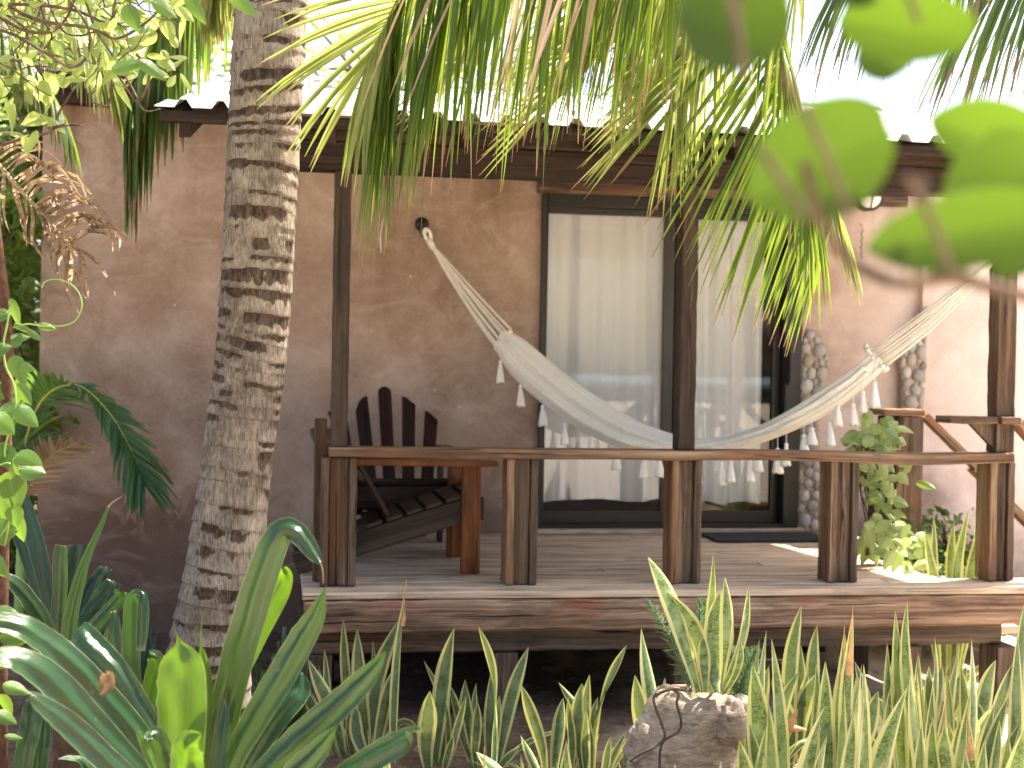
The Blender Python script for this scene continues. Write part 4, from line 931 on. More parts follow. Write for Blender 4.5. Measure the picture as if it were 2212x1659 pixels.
# the big one whose right half hangs past the door
rc = [pc, P(1880, -560, 5.0), P(1720, -240, 5.2), P(1660, -40, 5.3), P(1690, 130, 5.3), P(1735, 250, 5.3), P(1780, 370, 5.35), P(1812, 460, 5.4)]
frond(rc, 78, 0.84, 0.0165, 'palm', palm2, S=left, sides=(1,), A=(40, 62), droop=0.015, lift=0.0, taper=(0.25, 0.97), seed=31, prof=lambda t: 1.0 if t < 0.7 else 1.0-1.2*(t-0.7), jitter=0.04, hang=0.12)
frond(rc, 64, 0.56, 0.015, 'palm_pale', palm2, S=left, sides=(-1,), A=(2, 8), droop=0.05, lift=0.0, taper=(0.42, 1.0), seed=32, prof=lambda t: 1.0-0.3*t, jitter=0.09, hang=0.3)
frond([P(1660, -60, 5.1), P(1690, 120, 5.1), P(1720, 260, 5.1), P(1745, 360, 5.1), P(1760, 420, 5.15)], 22, 0.55, 0.015, 'palm', palm2, S=left, sides=(-1, 1), A=(10, 22), droop=0.06, lift=0.0, taper=(0.0, 1.0), seed=33, prof=lambda t: 0.95-0.1*t, jitter=0.05, hang=0.6, rw=0.008)
# strands hanging in front of it, some dried
frond([pc, P(1850, -640, 4.6), P(1660, -380, 4.7), P(1500, -180, 4.8), P(1380, -80, 4.85), P(1280, -20, 4.9)], 66, 0.62, 0.016, 'palm', palm2, A=(20, 45), droop=0.03, lift=0.0, taper=(0.25, 1.0), seed=41, prof=lambda t: 1.0-0.1*t, skip=0.4, hang=0.7)
frond([P(1600, -200, 4.2), P(1400, -150, 4.15), P(1200, -110, 4.1), P(1000, -80, 4.1), P(900, -60, 4.1)], 34, 0.52, 0.017, 'palm_dry', palm2, A=(20, 55), droop=0.02, lift=0.0, taper=(0.0, 1.0), seed=42, prof=ones, skip=0.75, hang=0.72, rw=0.006)
# dark thin leaflets against the sky at the right
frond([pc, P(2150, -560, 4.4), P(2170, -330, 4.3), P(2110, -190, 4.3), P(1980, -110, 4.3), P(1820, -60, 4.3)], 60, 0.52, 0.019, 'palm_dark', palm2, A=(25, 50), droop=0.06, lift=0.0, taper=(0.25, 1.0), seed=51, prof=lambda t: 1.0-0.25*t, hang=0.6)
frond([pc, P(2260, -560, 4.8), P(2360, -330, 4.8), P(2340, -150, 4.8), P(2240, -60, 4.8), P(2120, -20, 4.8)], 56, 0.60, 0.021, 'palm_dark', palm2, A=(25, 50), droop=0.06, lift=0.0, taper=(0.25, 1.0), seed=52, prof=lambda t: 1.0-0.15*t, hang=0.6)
for an, le, z_ in ((20, 2.4, 0.7),):
    a = math.radians(an); dv = Vector((math.cos(a), math.sin(a), 0))
    frond([pc, pc+dv*le*0.33+UP*z_, pc+dv*le*0.7+UP*(z_*0.9), pc+dv*le+UP*(-0.2)], 36, 0.75, 0.04, 'palm', palm2, A=(45, 70), droop=0.2, seed=an+900)

# ------------------------------------------------------------------ palms at the left edge
toc = lambda x, y, d: P(x, y, d)
ar = thing('areca_palm', 'small feathery palm growing behind the cottage corner at left', 'palm', G(40, 7.4))
b0 = G(40, 7.4)
m = MB(); m.tube([b0, P(42, 1300, 7.4), P(48, 1100, 7.4)], [0.03, 0.028, 0.02], 8); m.build('stem', 'stemgreen', ar, smooth=True)
frond([P(48, 1100, 7.4), P(55, 960, 7.3), P(95, 860, 7.1), P(165, 832, 6.95), P(235, 890, 6.9), P(285, 975, 6.85), P(312, 1045, 6.8)], 54, 0.36, 0.026, 'areca', ar, S=left, A=(22, 58), droop=0.045, lift=0.05, taper=(0.3, 1.0), seed=61, prof=lambda t: math.sin(PI*min(1, 0.15+0.85*(1-abs(t-0.55))))**0.5 if t < 0.9 else 0.6, rw=0.010)
frond([P(48, 1100, 7.4), P(60, 1060, 7.3), P(95, 1000, 7.2), P(140, 968, 7.1), P(205, 962, 7.05)], 30, 0.17, 0.020, 'palm_dry', ar, S=left, A=(30, 55), droop=0.02, lift=0.05, taper=(0.2, 1.0), seed=62, rw=0.006)
frond([P(48, 1100, 7.4), P(30, 980, 7.3), P(5, 900, 7.2), P(-40, 870, 7.1)], 28, 0.35, 0.024, 'areca', ar, S=left, A=(30, 60), droop=0.05, taper=(0.2, 1.0), seed=63, rw=0.008)
# dried frond
dr = thing('dry_palm_frond', 'withered curled brown palm frond hanging at left before the wall', 'palm frond', P(30, 560, 5.0))
def curls(anchor, specs, d, w):
    m = MB()
    for sp in specs:
        pts = [Vector(P(x, y, d+R.uniform(-0.08, 0.08))) for x, y in cr(sp, 9)]
        m.ribbon(pts, [w*x_ for x_ in (0.3, .7, 1, 1, .95, .85, .7, .55, .35, .1)], VIEW*-1+Vector((R.uniform(-.6, .6), 0, R.uniform(-.6, .6))), fold=0.7, twist=R.uniform(-1.5, 1.5))
    return m
sp = []
rch = [(-30, 330), (30, 395), (80, 450), (125, 500), (150, 540)]
rs_ = cr(rch, 30)
for i in range(30):
    x, y = rs_[i]
    sp.append([(x, y), (x+R.uniform(30, 60), y-R.uniform(20, 50)), (x+R.uniform(70, 110), y-R.uniform(10, 50)), (x+R.uniform(100, 140), y+R.uniform(-20, 30))])
    if i % 2: sp.append([(x, y), (x+R.uniform(0, 15), y+40), (x+R.uniform(0, 30), y+R.uniform(70, 100)), (x+R.uniform(10, 40), y+R.uniform(110, 150))])
sp += [[(150, 540), (178, 560), (185, 600), (193, 655)], [(150, 530), (200, 560), (230, 600), (250, 640)], [(120, 500), (170, 540), (175, 620), (190, 650)]]
fr_ = curls(None, sp, 5.0, 0.017).build('frond', 'palm_dry', dr)
m = MB(); m.tube([P(x, y, 5.0) for x, y in cr([(-160, 250)]+rch, 24)], [0.011-0.008*i/24 for i in range(25)], 6); m.build('rachis', 'rachis_dry', fr_, smooth=True)

# ================================================================== STRAP-LEAVED PLANTS (lower left)
def LL(c): return c[0]/3.0, 1106+c[1]/3.0
def strap(m, pts, d0, d1, fold=0.28, twist=0.0, tail=False, rnd=None, tilt=(0, 0, 0.55), wave=0.0, n=26, cut=False):
    S_ = cr(pts, n); V = []; W = []
    for i, (x, y, w) in enumerate(S_):
        t = i/n; d = d0+(d1-d0)*t; a, b = LL((x, y)); V.append(P(a, b, d)); W.append(max(w, 1.5)/3.0*d/FPX)
    nn = -VIEW+Vector(tilt)
    m.ribbon(V, W, nn, fold=-abs(fold)*1.5, twist=twist, rnd=rnd, n=6, wave=wave, pleat=True)
def plant(name, label, cat, leaves, mat, loc, group=None, stem=None, **kw):
    t = thing(name, label, cat, loc, group)
    groups = {}
    for lf in leaves:
        o = dict(kw); o.update(lf[3] if len(lf) > 3 else {}); mt_ = o.pop('mat', mat)
        groups.setdefault(mt_, MB()); strap(groups[mt_], lf[0], lf[1], lf[2], **o)
    for k_, mb in groups.items(): mb.build('leaves' if k_ != 'palm_dry' else 'withered_leaf', k_, t, smooth=True)
    if stem:
        m = MB(); m.tube([Vector(q) for q in stem[0]], stem[1], 12); m.build('stem', 'bark', t, smooth=True)
    return t
bA = P(430, 1840, 3.3)
A_leaves = [
 ([(1330, 1950, 120), (1390, 1600, 190), (1480, 1150, 215), (1600, 700, 225), (1700, 380, 215), (1770, 190, 195), (1830, 105, 170), (1900, 110, 150), (1965, 170, 130), (2020, 250, 105), (2060, 310, 60), (2078, 335, 8)], 3.35, 3.3, dict(fold=.3)),
 ([(2076, 330, 6), (2092, 380, 5), (2095, 465, 3)], 3.3, 3.3, dict(mat='palm_dry')),
 ([(1430, 1300, 60), (1560, 1020, 120), (1680, 760, 140), (1780, 560, 150), (1840, 430, 120), (1830, 370, 60)], 3.5, 3.42, dict(mat='pand_lime')),
 ([(1420, 1950, 110), (1500, 1620, 150), (1640, 1350, 185), (1800, 1080, 200), (1950, 820, 185), (2040, 670, 130), (2090, 545, 45), (2112, 480, 4)], 3.25, 3.2, dict(fold=.3)),
 ([(1480, 1950, 110), (1600, 1620, 150), (1740, 1380, 190), (1870, 1210, 200), (1935, 1130, 170), (1955, 1040, 20)], 3.32, 3.4, dict(mat='pand', fold=.2, tilt=(0.3, 0, 1.3))),
 ([(1500, 2000, 120), (1680, 1720, 175), (1900, 1500, 205), (2150, 1280, 200), (2340, 1100, 160), (2440, 990, 90), (2498, 905, 6)], 3.05, 3.0, dict(fold=.3)),
 ([(1700, 1950, 110), (1880, 1720, 180), (2040, 1560, 150), (2130, 1450, 80), (2185, 1385, 5)], 2.95, 2.9, dict(fold=.35)),
 ([(1800, 2050, 130), (2150, 1760, 190), (2400, 1590, 200), (2590, 1480, 185), (2670, 1430, 130), (2685, 1410, 90)], 2.95, 2.85, dict(fold=.3, tilt=(0.2, 0, 1.0))),
 ([(1170, 2000, 200), (1175, 1660, 270), (1175, 1350, 315), (1175, 1120, 320), (1175, 980, 280), (1170, 900, 165), (1162, 850, 50), (1150, 800, 12), (1122, 750, 3)], 3.2, 3.2, dict(mat='pand_lime', fold=.12)),
 ([(1320, 1700, 60), (1335, 1350, 75), (1330, 1100, 90), (1312, 950, 60), (1303, 870, 18), (1305, 760, 7), (1308, 640, 3)], 3.3, 3.3, dict(mat='pand_lime')),
 ([(1230, 2000, 130), (1060, 1680, 160), (880, 1430, 185), (660, 1170, 185), (460, 960, 185), (280, 810, 180), (110, 720, 170), (-150, 690, 120)], 3.3, 3.1, dict(fold=.2, tilt=(0.1, 0, 0.9))),
 ([(1180, 2050, 110), (960, 1760, 165), (760, 1540, 190), (560, 1320, 205), (380, 1120, 210), (200, 980, 190), (20, 930, 150), (-200, 990, 90)], 3.15, 2.95, dict(fold=.18, tilt=(0.1, 0, 0.9))),
 ([(1080, 2050, 110), (880, 1780, 150), (680, 1590, 170), (480, 1400, 165), (320, 1270, 130), (200, 1190, 70), (180, 1175, 10)], 3.0, 2.85, dict(fold=.2, tilt=(0.1, 0, 0.9))),
 ([(1250, 2000, 110), (1110, 1650, 140), (930, 1330, 165), (760, 1050, 175), (610, 880, 180), (530, 790, 165), (490, 770, 150)], 3.4, 3.5, dict(fold=.15)),
 ([(700, 1170, 60), (560, 1000, 70), (430, 860, 60), (300, 750, 8)], 3.52, 3.6, dict(mat='pand_lime')),
 ([(1130, 2000, 130), (1090, 1720, 190), (1040, 1540, 150), (1000, 1440, 110), (940, 1465, 20)], 3.05, 3.0, dict(fold=.3)),
 ([(1240, 2000, 160), (1220, 1760, 210), (1200, 1600, 210), (1220, 1500, 190), (1300, 1440, 20)], 3.0, 2.95, dict(mat='pand_lime', fold=.35)),
 ([(1400, 1950, 80), (1420, 1650, 90), (1445, 1420, 80), (1460, 1290, 40), (1452, 1215, 4)], 3.2, 3.25, dict(mat='pand_far')),
 ([(900, 1420, 40), (960, 1560, 60), (1010, 1680, 50)], 3.0, 3.0, dict(mat='pand_lime', tilt=(0, 0, 2))),
 ([(1300, 2050, 120), (1000, 1950, 150), (700, 1850, 140), (450, 1800, 110), (250, 1790, 20)], 3.1, 2.7, dict(tilt=(0, 0, 1.5))),
]
plant('strap_leaf_plant', 'large glossy strap-leaved plant in front of the palm trunk', 'plant', A_leaves, 'pand', G(430, 3.3), stem=([G(430, 3.3), P(430, 2100, 3.3), P(430, 1860, 3.3)], [0.06, 0.055, 0.05]))
# dead scrap caught on a leaf
m = MB(); strap(m, [(640, 1180, 60), (680, 1120, 110), (700, 1060, 70), (690, 1030, 10)], 3.12, 3.1, twist=0.8, fold=.6); tag(m.build('fallen_leaf', 'litter', smooth=True), 'small dry leaf caught on a long glossy strap leaf', 'dead leaf')
B_leaves = [
 ([(420, 1000, 70), (360, 750, 100), (300, 480, 110), (240, 240, 112), (190, 60, 105), (150, -90, 70), (120, -200, 8)], 4.6, 4.7),
 ([(400, 1000, 70), (320, 700, 95), (230, 430, 105), (150, 200, 100), (60, 20, 80), (-60, -110, 20)], 4.62, 4.75),
 ([(400, 1000, 60), (290, 720, 105), (190, 560, 120), (90, 450, 120), (-20, 400, 100), (-140, 420, 60)], 4.5, 4.3, dict(tilt=(0, 0, 1.2))),
 ([(400, 1000, 70), (375, 720, 95), (385, 480, 100), (385, 300, 95), (392, 215, 80)], 4.6, 4.6),
 ([(440, 1000, 70), (430, 720, 110), (465, 460, 125), (490, 280, 130), (505, 205, 120)], 4.65, 4.7, dict(fold=.35)),
 ([(430, 1000, 70), (445, 740, 100), (500, 480, 90), (560, 290, 60), (620, 160, 48), (665, 60, 34), (700, -30, 20)], 4.5, 4.45),
 ([(700, -30, 18), (725, -60, 14), (795, -105, 3)], 4.45, 4.45, dict(mat='palm_dry')),
 ([(450, 1000, 60), (540, 720, 110), (620, 600, 130), (700, 490, 125), (740, 440, 100)], 4.6, 4.65, dict(fold=.35)),
 ([(450, 1000, 60), (520, 700, 110), (590, 500, 115), (650, 400, 100), (690, 350, 80)], 4.7, 4.8, dict(fold=.35)),
 ([(450, 1000, 60), (580, 780, 100), (690, 650, 110), (770, 560, 100), (775, 520, 80)], 4.5, 4.45, dict(fold=.3)),
 ([(430, 1100, 60), (400, 800, 100), (420, 600, 80), (520, 400, 60)], 4.7, 4.8),
]
plant('strap_leaf_plant', 'dark green strap-leaved plant with torn leaf tips in front of the wall at far left', 'plant', B_leaves, 'pand_far', G(145, 4.6), fold=.25, stem=([G(145, 4.6), P(145, 1500, 4.6), P(142, 1420, 4.6)], [0.05, 0.045, 0.04]))
C_leaves = [
 ([(880, 1700, 90), (860, 1350, 130), (845, 1000, 125), (850, 750, 120), (850, 600, 105), (860, 540, 70), (890, 515, 40), (925, 540, 60), (925, 700, 80), (910, 900, 60)], 4.3, 4.2),
 ([(900, 1700, 70), (800, 1300, 100), (760, 950, 90), (745, 740, 70), (735, 640, 40)], 4.35, 4.4),
 ([(920, 1700, 60), (930, 1350, 110), (985, 1080, 120), (1010, 960, 110), (970, 920, 60)], 4.2, 4.1, dict(mat='pand')),
 ([(900, 1700, 60), (990, 1420, 90), (1060, 1200, 80), (1090, 950, 60), (1100, 920, 20)], 4.3, 4.3, dict(mat='pand')),
 ([(860, 1700, 60), (700, 1400, 90), (690, 1000, 70), (700, 780, 50), (720, 730, 10)], 4.4, 4.4, dict(mat='pand')),
 ([(120, 1900, 100), (150, 1600, 130), (190, 1400, 140), (210, 1260, 130), (200, 1200, 60)], 3.9, 3.95),
 ([(240, 1900, 80), (260, 1600, 100), (280, 1420, 90), (300, 1290, 50)], 3.95, 4.0),
 ([(700, 1900, 60), (560, 1640, 70), (470, 1590, 60), (380, 1600, 10)], 3.9, 3.8, dict(tilt=(0, 0, 1.5))),
]
plant('strap_leaf_plant', 'mid green strap-leaved plant with one folded-over leaf behind the large glossy one', 'plant', C_leaves, 'pand_far', G(300, 4.3), fold=.25)
# low arching undergrowth
def underbrush(name, label, cat, cx, d, n, h, mat, seed, spread=0.3, w=0.03):
    rr = random.Random(seed); base = G(cx, d); m = MB()
    for _ in range(n):
        a = rr.uniform(0, 2*PI); L = h*rr.uniform(0.6, 1.1); o = Vector((math.cos(a), math.sin(a), 0)); sp = rr.uniform(0.3, 1)*spread
        p0 = base+o*0.04+Vector((rr.uniform(-.05, .05), rr.uniform(-.05, .05), -0.02))
        pts = vspl([p0, p0+UP*L*0.5+o*sp*0.25, p0+UP*L*0.85+o*sp*0.6, p0+UP*L*rr.uniform(0.5, 1.0)+o*sp], 8)
        m.ribbon(pts, [w*x for x in (.5, .8, 1, 1, .95, .8, .6, .35, .05)], o*-0.6+UP, fold=0.3, n=1)
    return tag(m.build(name, mat, smooth=True), label, cat)
underbrush('lily_plant', 'low dark leafy clump at the bottom left corner', 'plant', 80, 3.6, 34, 0.42, 'pand_far', 5, 0.45, 0.035)
underbrush('lily_plant', 'leafy undergrowth clump between the strap leaves near the bottom', 'plant', 330, 3.9, 36, 0.4, 'pand_far', 6, 0.4, 0.03)
underbrush('lily_plant', 'dark leafy clump growing along the wall foot behind the trunk', 'plant', 300, 6.4, 30, 0.45, 'pand_far', 8, 0.4, 0.03)
underbrush('lily_plant', 'thin leafy clump right of the trunk beside the deck end', 'plant', 610, 5.9, 26, 0.55, 'pand_far', 9, 0.25, 0.02)

# ================================================================== SNAKE PLANTS
C3 = (645.2, 1106, 3.0); C4 = (1290.3, 1106, 2.4)
def snake(label, frame, d, leaves, mat='sans', dz=0.0, base=None, group='snake plants in front of the porch', brown=(), name='snake_plant'):
    """leaves: (base x, tip x, tip y, width, bend, twist) in crop units"""
    m = MB(); dead = []; cx = sum(l[0] for l in leaves)/len(leaves)
    rr = random.Random(len(label)*7+int(d*100))
    for li, lf in enumerate(leaves):
        bx, tx, ty, w, bend, tw = (list(lf)+[0, 0])[:6]
        dd = d+rr.uniform(-0.07, 0.07); X0 = frame[0]+bx/frame[2]; XT = frame[0]+tx/frame[2]; YT = frame[1]+ty/frame[2]
        if base is None: b = G(X0, dd, 0.0)+Vector((0, 0, -0.02))
        else: b = P(X0, base, dd)
        tpnt = P(XT, YT, dd+rr.uniform(-0.08, 0.08)); Wd = (1.38 if d > 4.45 else 1.62)*w/frame[2]*dd/FPX
        L = (tpnt-b).length; ax = (tpnt-b).normalized(); sd_ = ax.cross(VIEW).normalized()
        n = 18; pts = []; ws = []; wv = rr.uniform(-1, 1)*0.02*L; ph = rr.uniform(0, 3)
        for i in range(n+1):
            t = i/n; pts.append(b+ax*L*t+sd_*(bend/frame[2]*dd/FPX*math.sin(PI*t)+wv*math.sin(2*PI*t+ph)-wv*math.sin(ph)*(1-t)-wv*math.sin(ph)*t)+VIEW*(0.05*L*math.sin(PI*t)*rr.choice((-1, 1)) if False else 0))
            wp = 0.40+0.60*math.sin(PI*min(1.0, t/0.62)*0.5)**1.3 if t < 0.62 else max(0.0, 1-((t-0.62)/0.38)**2.1)
            ws.append(max(Wd*wp, 0.0012))
        if li in brown:
            k0 = int(n*0.86); ws = [w_ if i < k0 else max(w_, 0.0)*0.9 for i, w_ in enumerate(ws)]
            mbn = MB(); dead.append(mbn); mbn.ribbon([pts[k0-1]+(VIEW*-0.004), pts[k0]+(VIEW*-0.004), (pts[k0+1]+pts[k0])/2+VIEW*-0.003, pts[n]+ax*0.02], [ws[k0-1]*0.6, ws[k0]*0.8, ws[k0+1]*0.35, 0.002], -VIEW, fold=-0.3, n=2, wave=0.2)
        m.ribbon(pts, ws, -VIEW+Vector((rr.uniform(-.5, .5), 0, 0.15)), fold=-rr.uniform(0.15, 0.5) if rr.random() < 0.8 else 0.25, twist=tw if tw else rr.choice((rr.uniform(-0.4, 0.4), rr.uniform(-1.3, 1.3))), n=3, vend=1.0, rnd=rr.random()*0.75)
    # short young, drooping and withered leaves at the foot of the clump
    if base is None and not label.startswith(('single', 'lone', 'snake plant leaf')):
        lo_, hi_ = min(l[0] for l in leaves), max(l[0] for l in leaves)
        for q in range(rr.randint(2, 4)):
            dd = d+rr.uniform(-0.1, 0.1); X0 = frame[0]+rr.uniform(lo_-10, hi_+10)/frame[2]; b = G(X0, dd)+Vector((0, 0, -0.02)); an = rr.uniform(-1.15, 1.15); L = rr.uniform(0.14, 0.34); sx_ = RM @ Vector((1, 0, 0))
            kink = rr.choice((0, 0, 1.6))*(1 if an > 0 else -1); ps = [b]; aa = an*0.5; nn_ = 14
            for i in range(nn_):
                aa += an*0.06+(kink*0.35 if 8 <= i <= 10 else 0); ps.append(ps[-1]+(sx_*math.sin(aa)+UP*math.cos(aa)+VIEW*rr.uniform(-.1, .05))*(L/nn_))
            wd = rr.uniform(0.026, 0.046); tgt = m
            if rr.random() < 0.3: tgt = MB(); dead.append(tgt)
            tgt.ribbon(ps, [wd*(0.45+0.55*math.sin(PI*min(1, i/nn_/0.6)*0.5)) if i/nn_ < 0.6 else wd*max(0.02, 1-((i/nn_-0.6)/0.4)**2.2) for i in range(nn_+1)], -VIEW, fold=-0.4, twist=rr.uniform(-1.2, 1.2), n=3, rnd=rr.random()*0.7, wave=0.15 if tgt is not m else 0.0)
    o = m.build(name, mat, smooth=True); tag(o, label, 'snake plant', group)
    for mbn in dead: mbn.build('withered_leaf', 'sansbrown', o, smooth=True)
    return o
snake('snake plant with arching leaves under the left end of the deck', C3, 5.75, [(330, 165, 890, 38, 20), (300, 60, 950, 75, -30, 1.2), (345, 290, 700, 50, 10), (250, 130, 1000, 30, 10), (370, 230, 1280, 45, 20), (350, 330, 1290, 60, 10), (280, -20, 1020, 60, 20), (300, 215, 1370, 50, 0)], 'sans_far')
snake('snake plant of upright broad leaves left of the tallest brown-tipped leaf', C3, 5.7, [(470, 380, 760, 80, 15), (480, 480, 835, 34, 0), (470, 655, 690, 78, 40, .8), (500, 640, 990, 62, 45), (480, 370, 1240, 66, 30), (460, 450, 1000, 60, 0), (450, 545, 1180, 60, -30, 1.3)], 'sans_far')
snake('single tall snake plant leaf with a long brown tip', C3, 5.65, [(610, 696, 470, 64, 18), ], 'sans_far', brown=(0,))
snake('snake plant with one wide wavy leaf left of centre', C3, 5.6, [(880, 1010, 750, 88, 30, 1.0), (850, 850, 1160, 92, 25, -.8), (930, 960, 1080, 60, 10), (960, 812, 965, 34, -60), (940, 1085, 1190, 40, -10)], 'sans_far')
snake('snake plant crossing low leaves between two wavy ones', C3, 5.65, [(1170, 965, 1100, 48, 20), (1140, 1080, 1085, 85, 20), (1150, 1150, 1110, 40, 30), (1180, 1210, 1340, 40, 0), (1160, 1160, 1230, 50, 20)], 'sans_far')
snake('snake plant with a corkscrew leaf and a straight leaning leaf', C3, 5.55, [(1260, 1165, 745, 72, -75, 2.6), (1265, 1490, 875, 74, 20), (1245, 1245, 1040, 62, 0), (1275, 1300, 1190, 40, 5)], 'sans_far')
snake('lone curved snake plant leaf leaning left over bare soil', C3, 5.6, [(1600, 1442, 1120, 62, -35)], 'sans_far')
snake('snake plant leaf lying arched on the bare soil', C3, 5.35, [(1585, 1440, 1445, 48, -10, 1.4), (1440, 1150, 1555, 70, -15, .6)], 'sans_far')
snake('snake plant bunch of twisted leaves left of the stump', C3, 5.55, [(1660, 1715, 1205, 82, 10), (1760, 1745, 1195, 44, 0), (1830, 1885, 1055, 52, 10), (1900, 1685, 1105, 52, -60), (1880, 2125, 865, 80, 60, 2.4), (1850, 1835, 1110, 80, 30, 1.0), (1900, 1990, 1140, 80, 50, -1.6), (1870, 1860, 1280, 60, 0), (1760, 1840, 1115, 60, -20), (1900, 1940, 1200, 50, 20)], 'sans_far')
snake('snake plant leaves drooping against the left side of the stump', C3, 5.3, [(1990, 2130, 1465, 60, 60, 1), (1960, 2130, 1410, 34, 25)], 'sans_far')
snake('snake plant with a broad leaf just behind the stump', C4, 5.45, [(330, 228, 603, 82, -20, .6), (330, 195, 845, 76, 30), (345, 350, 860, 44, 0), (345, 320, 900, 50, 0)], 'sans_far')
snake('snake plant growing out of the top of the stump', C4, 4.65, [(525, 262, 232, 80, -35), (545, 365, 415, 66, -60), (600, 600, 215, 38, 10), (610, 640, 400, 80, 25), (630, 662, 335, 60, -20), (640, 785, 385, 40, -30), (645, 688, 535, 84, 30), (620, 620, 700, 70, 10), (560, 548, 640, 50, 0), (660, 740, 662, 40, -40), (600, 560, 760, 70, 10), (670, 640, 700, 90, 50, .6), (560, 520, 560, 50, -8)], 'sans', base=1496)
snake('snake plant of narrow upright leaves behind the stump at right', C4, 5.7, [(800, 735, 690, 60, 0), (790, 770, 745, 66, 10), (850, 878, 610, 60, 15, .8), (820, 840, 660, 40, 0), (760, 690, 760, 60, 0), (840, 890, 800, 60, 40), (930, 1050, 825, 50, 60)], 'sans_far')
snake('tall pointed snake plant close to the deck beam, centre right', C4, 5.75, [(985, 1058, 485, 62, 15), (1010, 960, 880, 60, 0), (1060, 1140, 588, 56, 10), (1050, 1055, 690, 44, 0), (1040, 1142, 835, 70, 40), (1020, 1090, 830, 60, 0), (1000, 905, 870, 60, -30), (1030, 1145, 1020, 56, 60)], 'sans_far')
snake('pale sunlit snake plant with a broad leaf right of the stump', C4, 4.3, [(905, 805, 790, 95, -20), (960, 903, 658, 50, -25), (930, 885, 990, 62, 0), (890, 790, 1100, 60, -20), (860, 880, 1100, 60, 0)])
snake('snake plant with a wide leaf tilting right, bottom centre right', C4, 4.0, [(1000, 1180, 1005, 118, 30), (1060, 1190, 1160, 60, 40), (860, 735, 1180, 95, -10), (900, 860, 1260, 50, 0)])
snake('snake plant cluster whose dry leaf tip carries a cobweb', C4, 4.4, [(1260, 1280, 620, 72, 0), (1330, 1325, 522, 58, 10), (1200, 1182, 775, 64, 0), (1240, 1370, 785, 118, 25), (1290, 1340, 860, 80, 0), (1180, 1135, 785, 40, -20), (1340, 1380, 790, 50, -15)], brown=(0, 1))
snake('snake plant with one long leaf sweeping right like a blade', C4, 4.15, [(1370, 1610, 905, 100, 40), (1440, 1380, 800, 70, 30), (1340, 1330, 1030, 60, 0), (1400, 1490, 1285, 60, 60), (1310, 1280, 900, 70, 0)])
snake('tall snake plant standing in front of the deck beam, right', C4, 4.7, [(1580, 1545, 515, 52, -10), (1590, 1580, 590, 70, 10, .8), (1560, 1502, 680, 50, -30), (1590, 1600, 775, 110, 0), (1640, 1658, 835, 80, 0), (1640, 1655, 925, 60, 10), (1660, 1608, 460, 52, 25), (1690, 1625, 820, 70, 0), (1560, 1520, 900, 60, 0)])
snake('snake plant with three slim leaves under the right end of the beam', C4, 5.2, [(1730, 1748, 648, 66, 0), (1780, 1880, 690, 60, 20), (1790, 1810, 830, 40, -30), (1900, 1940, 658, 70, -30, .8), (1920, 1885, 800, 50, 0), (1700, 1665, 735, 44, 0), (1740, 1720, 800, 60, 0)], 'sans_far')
snake('snake plant with an orange-brown withered tip near the bottom right', C4, 4.1, [(1740, 1808, 985, 66, 0), (1790, 1800, 1110, 96, 0), (1850, 1935, 925, 48, 30), (1885, 1920, 1025, 46, 0), (1700, 1680, 1100, 50, 0), (1760, 1740, 1060, 70, 0)], brown=(0, 3))
snake('snake plant with low leaves spreading at the right edge', C4, 4.8, [(1930, 2200, 1085, 52, 30), (1960, 2185, 740, 60, 40), (1950, 2130, 960, 60, 50), (2000, 2085, 1080, 44, -20), (2150, 2180, 645, 60, 0), (2190, 2212, 480, 60, 10), (1990, 2060, 1000, 50, 30)], 'sans_far')
snake('bright snake plant cut off by the bottom right corner', C4, 3.9, [(2060, 2200, 1190, 80, 60), (2100, 2215, 1120, 90, 20), (1990, 2010, 1180, 60, 0), (1960, 1905, 1230, 60, 0), (2100, 2130, 1150, 90, 0)])
snake('short snake plant spikes poking up at the bottom centre', C3, 3.7, [(1720, 1735, 1485, 110, 0), (1620, 1602, 1515, 44, 0), (1480, 1440, 1575, 40, 0), (1230, 1205, 1572, 40, 0), (720, 560, 1480, 60, 20), (1900, 1880, 1600, 60, 0)], brown=(3,))
snake('pair of pale snake plant leaves rising beside the strap leaves at the bottom', C4, 3.8, [(610, 640, 1290, 44, 0), (400, 402, 1300, 40, 0), (1500, 1490, 1290, 60, 0)])
snake('snake plant against the right wall behind the rear stair post', C4, 7.2, [(1790, 1745, 20, 44, -10), (1800, 1850, 50, 50, 10), (1800, 1960, -60, 66, -40, .9), (1830, 1925, -10, 40, 20), (1800, 1700, 90, 44, -10), (1840, 1890, 90, 50, 0, .8), (1850, 1990, 60, 44, 30), (1780, 1690, 180, 40, 0), (1870, 1960, 160, 44, 10)], 'sans')
rq = random.Random(77)
extra = [('snake plant row filler beneath the joist beam, far right', 1980, 5.9), ('dim snake plant deep in shade between the stilts', 1700, 6.0), ('dim snake plant behind the stump plant', 1540, 5.9), ('thin snake plant between the tall leaves at right of centre', 1250, 5.5), ('crowded snake plant among the bright ones at the right', 1450, 4.9), ('snake plant just left of the right stilt', 1850, 5.0), ('dense low snake plant at bottom right of centre', 1100, 4.6)]
for lb, cx, d in extra:
    lv = []
    for _ in range(7):
        bx = cx+rq.uniform(-50, 50); gy = (pproj(G(C4[0]+bx/2.4, d))[1]-1106)*2.4
        lv.append((bx, bx+rq.uniform(-190, 190), gy-rq.uniform(0.2, 0.42)*FPX/d*2.4, rq.uniform(45, 75), rq.uniform(-20, 20), rq.uniform(-.9, .9)))
    snake(lb, C4, d, lv, 'sans' if d < 5 else 'sans_far')

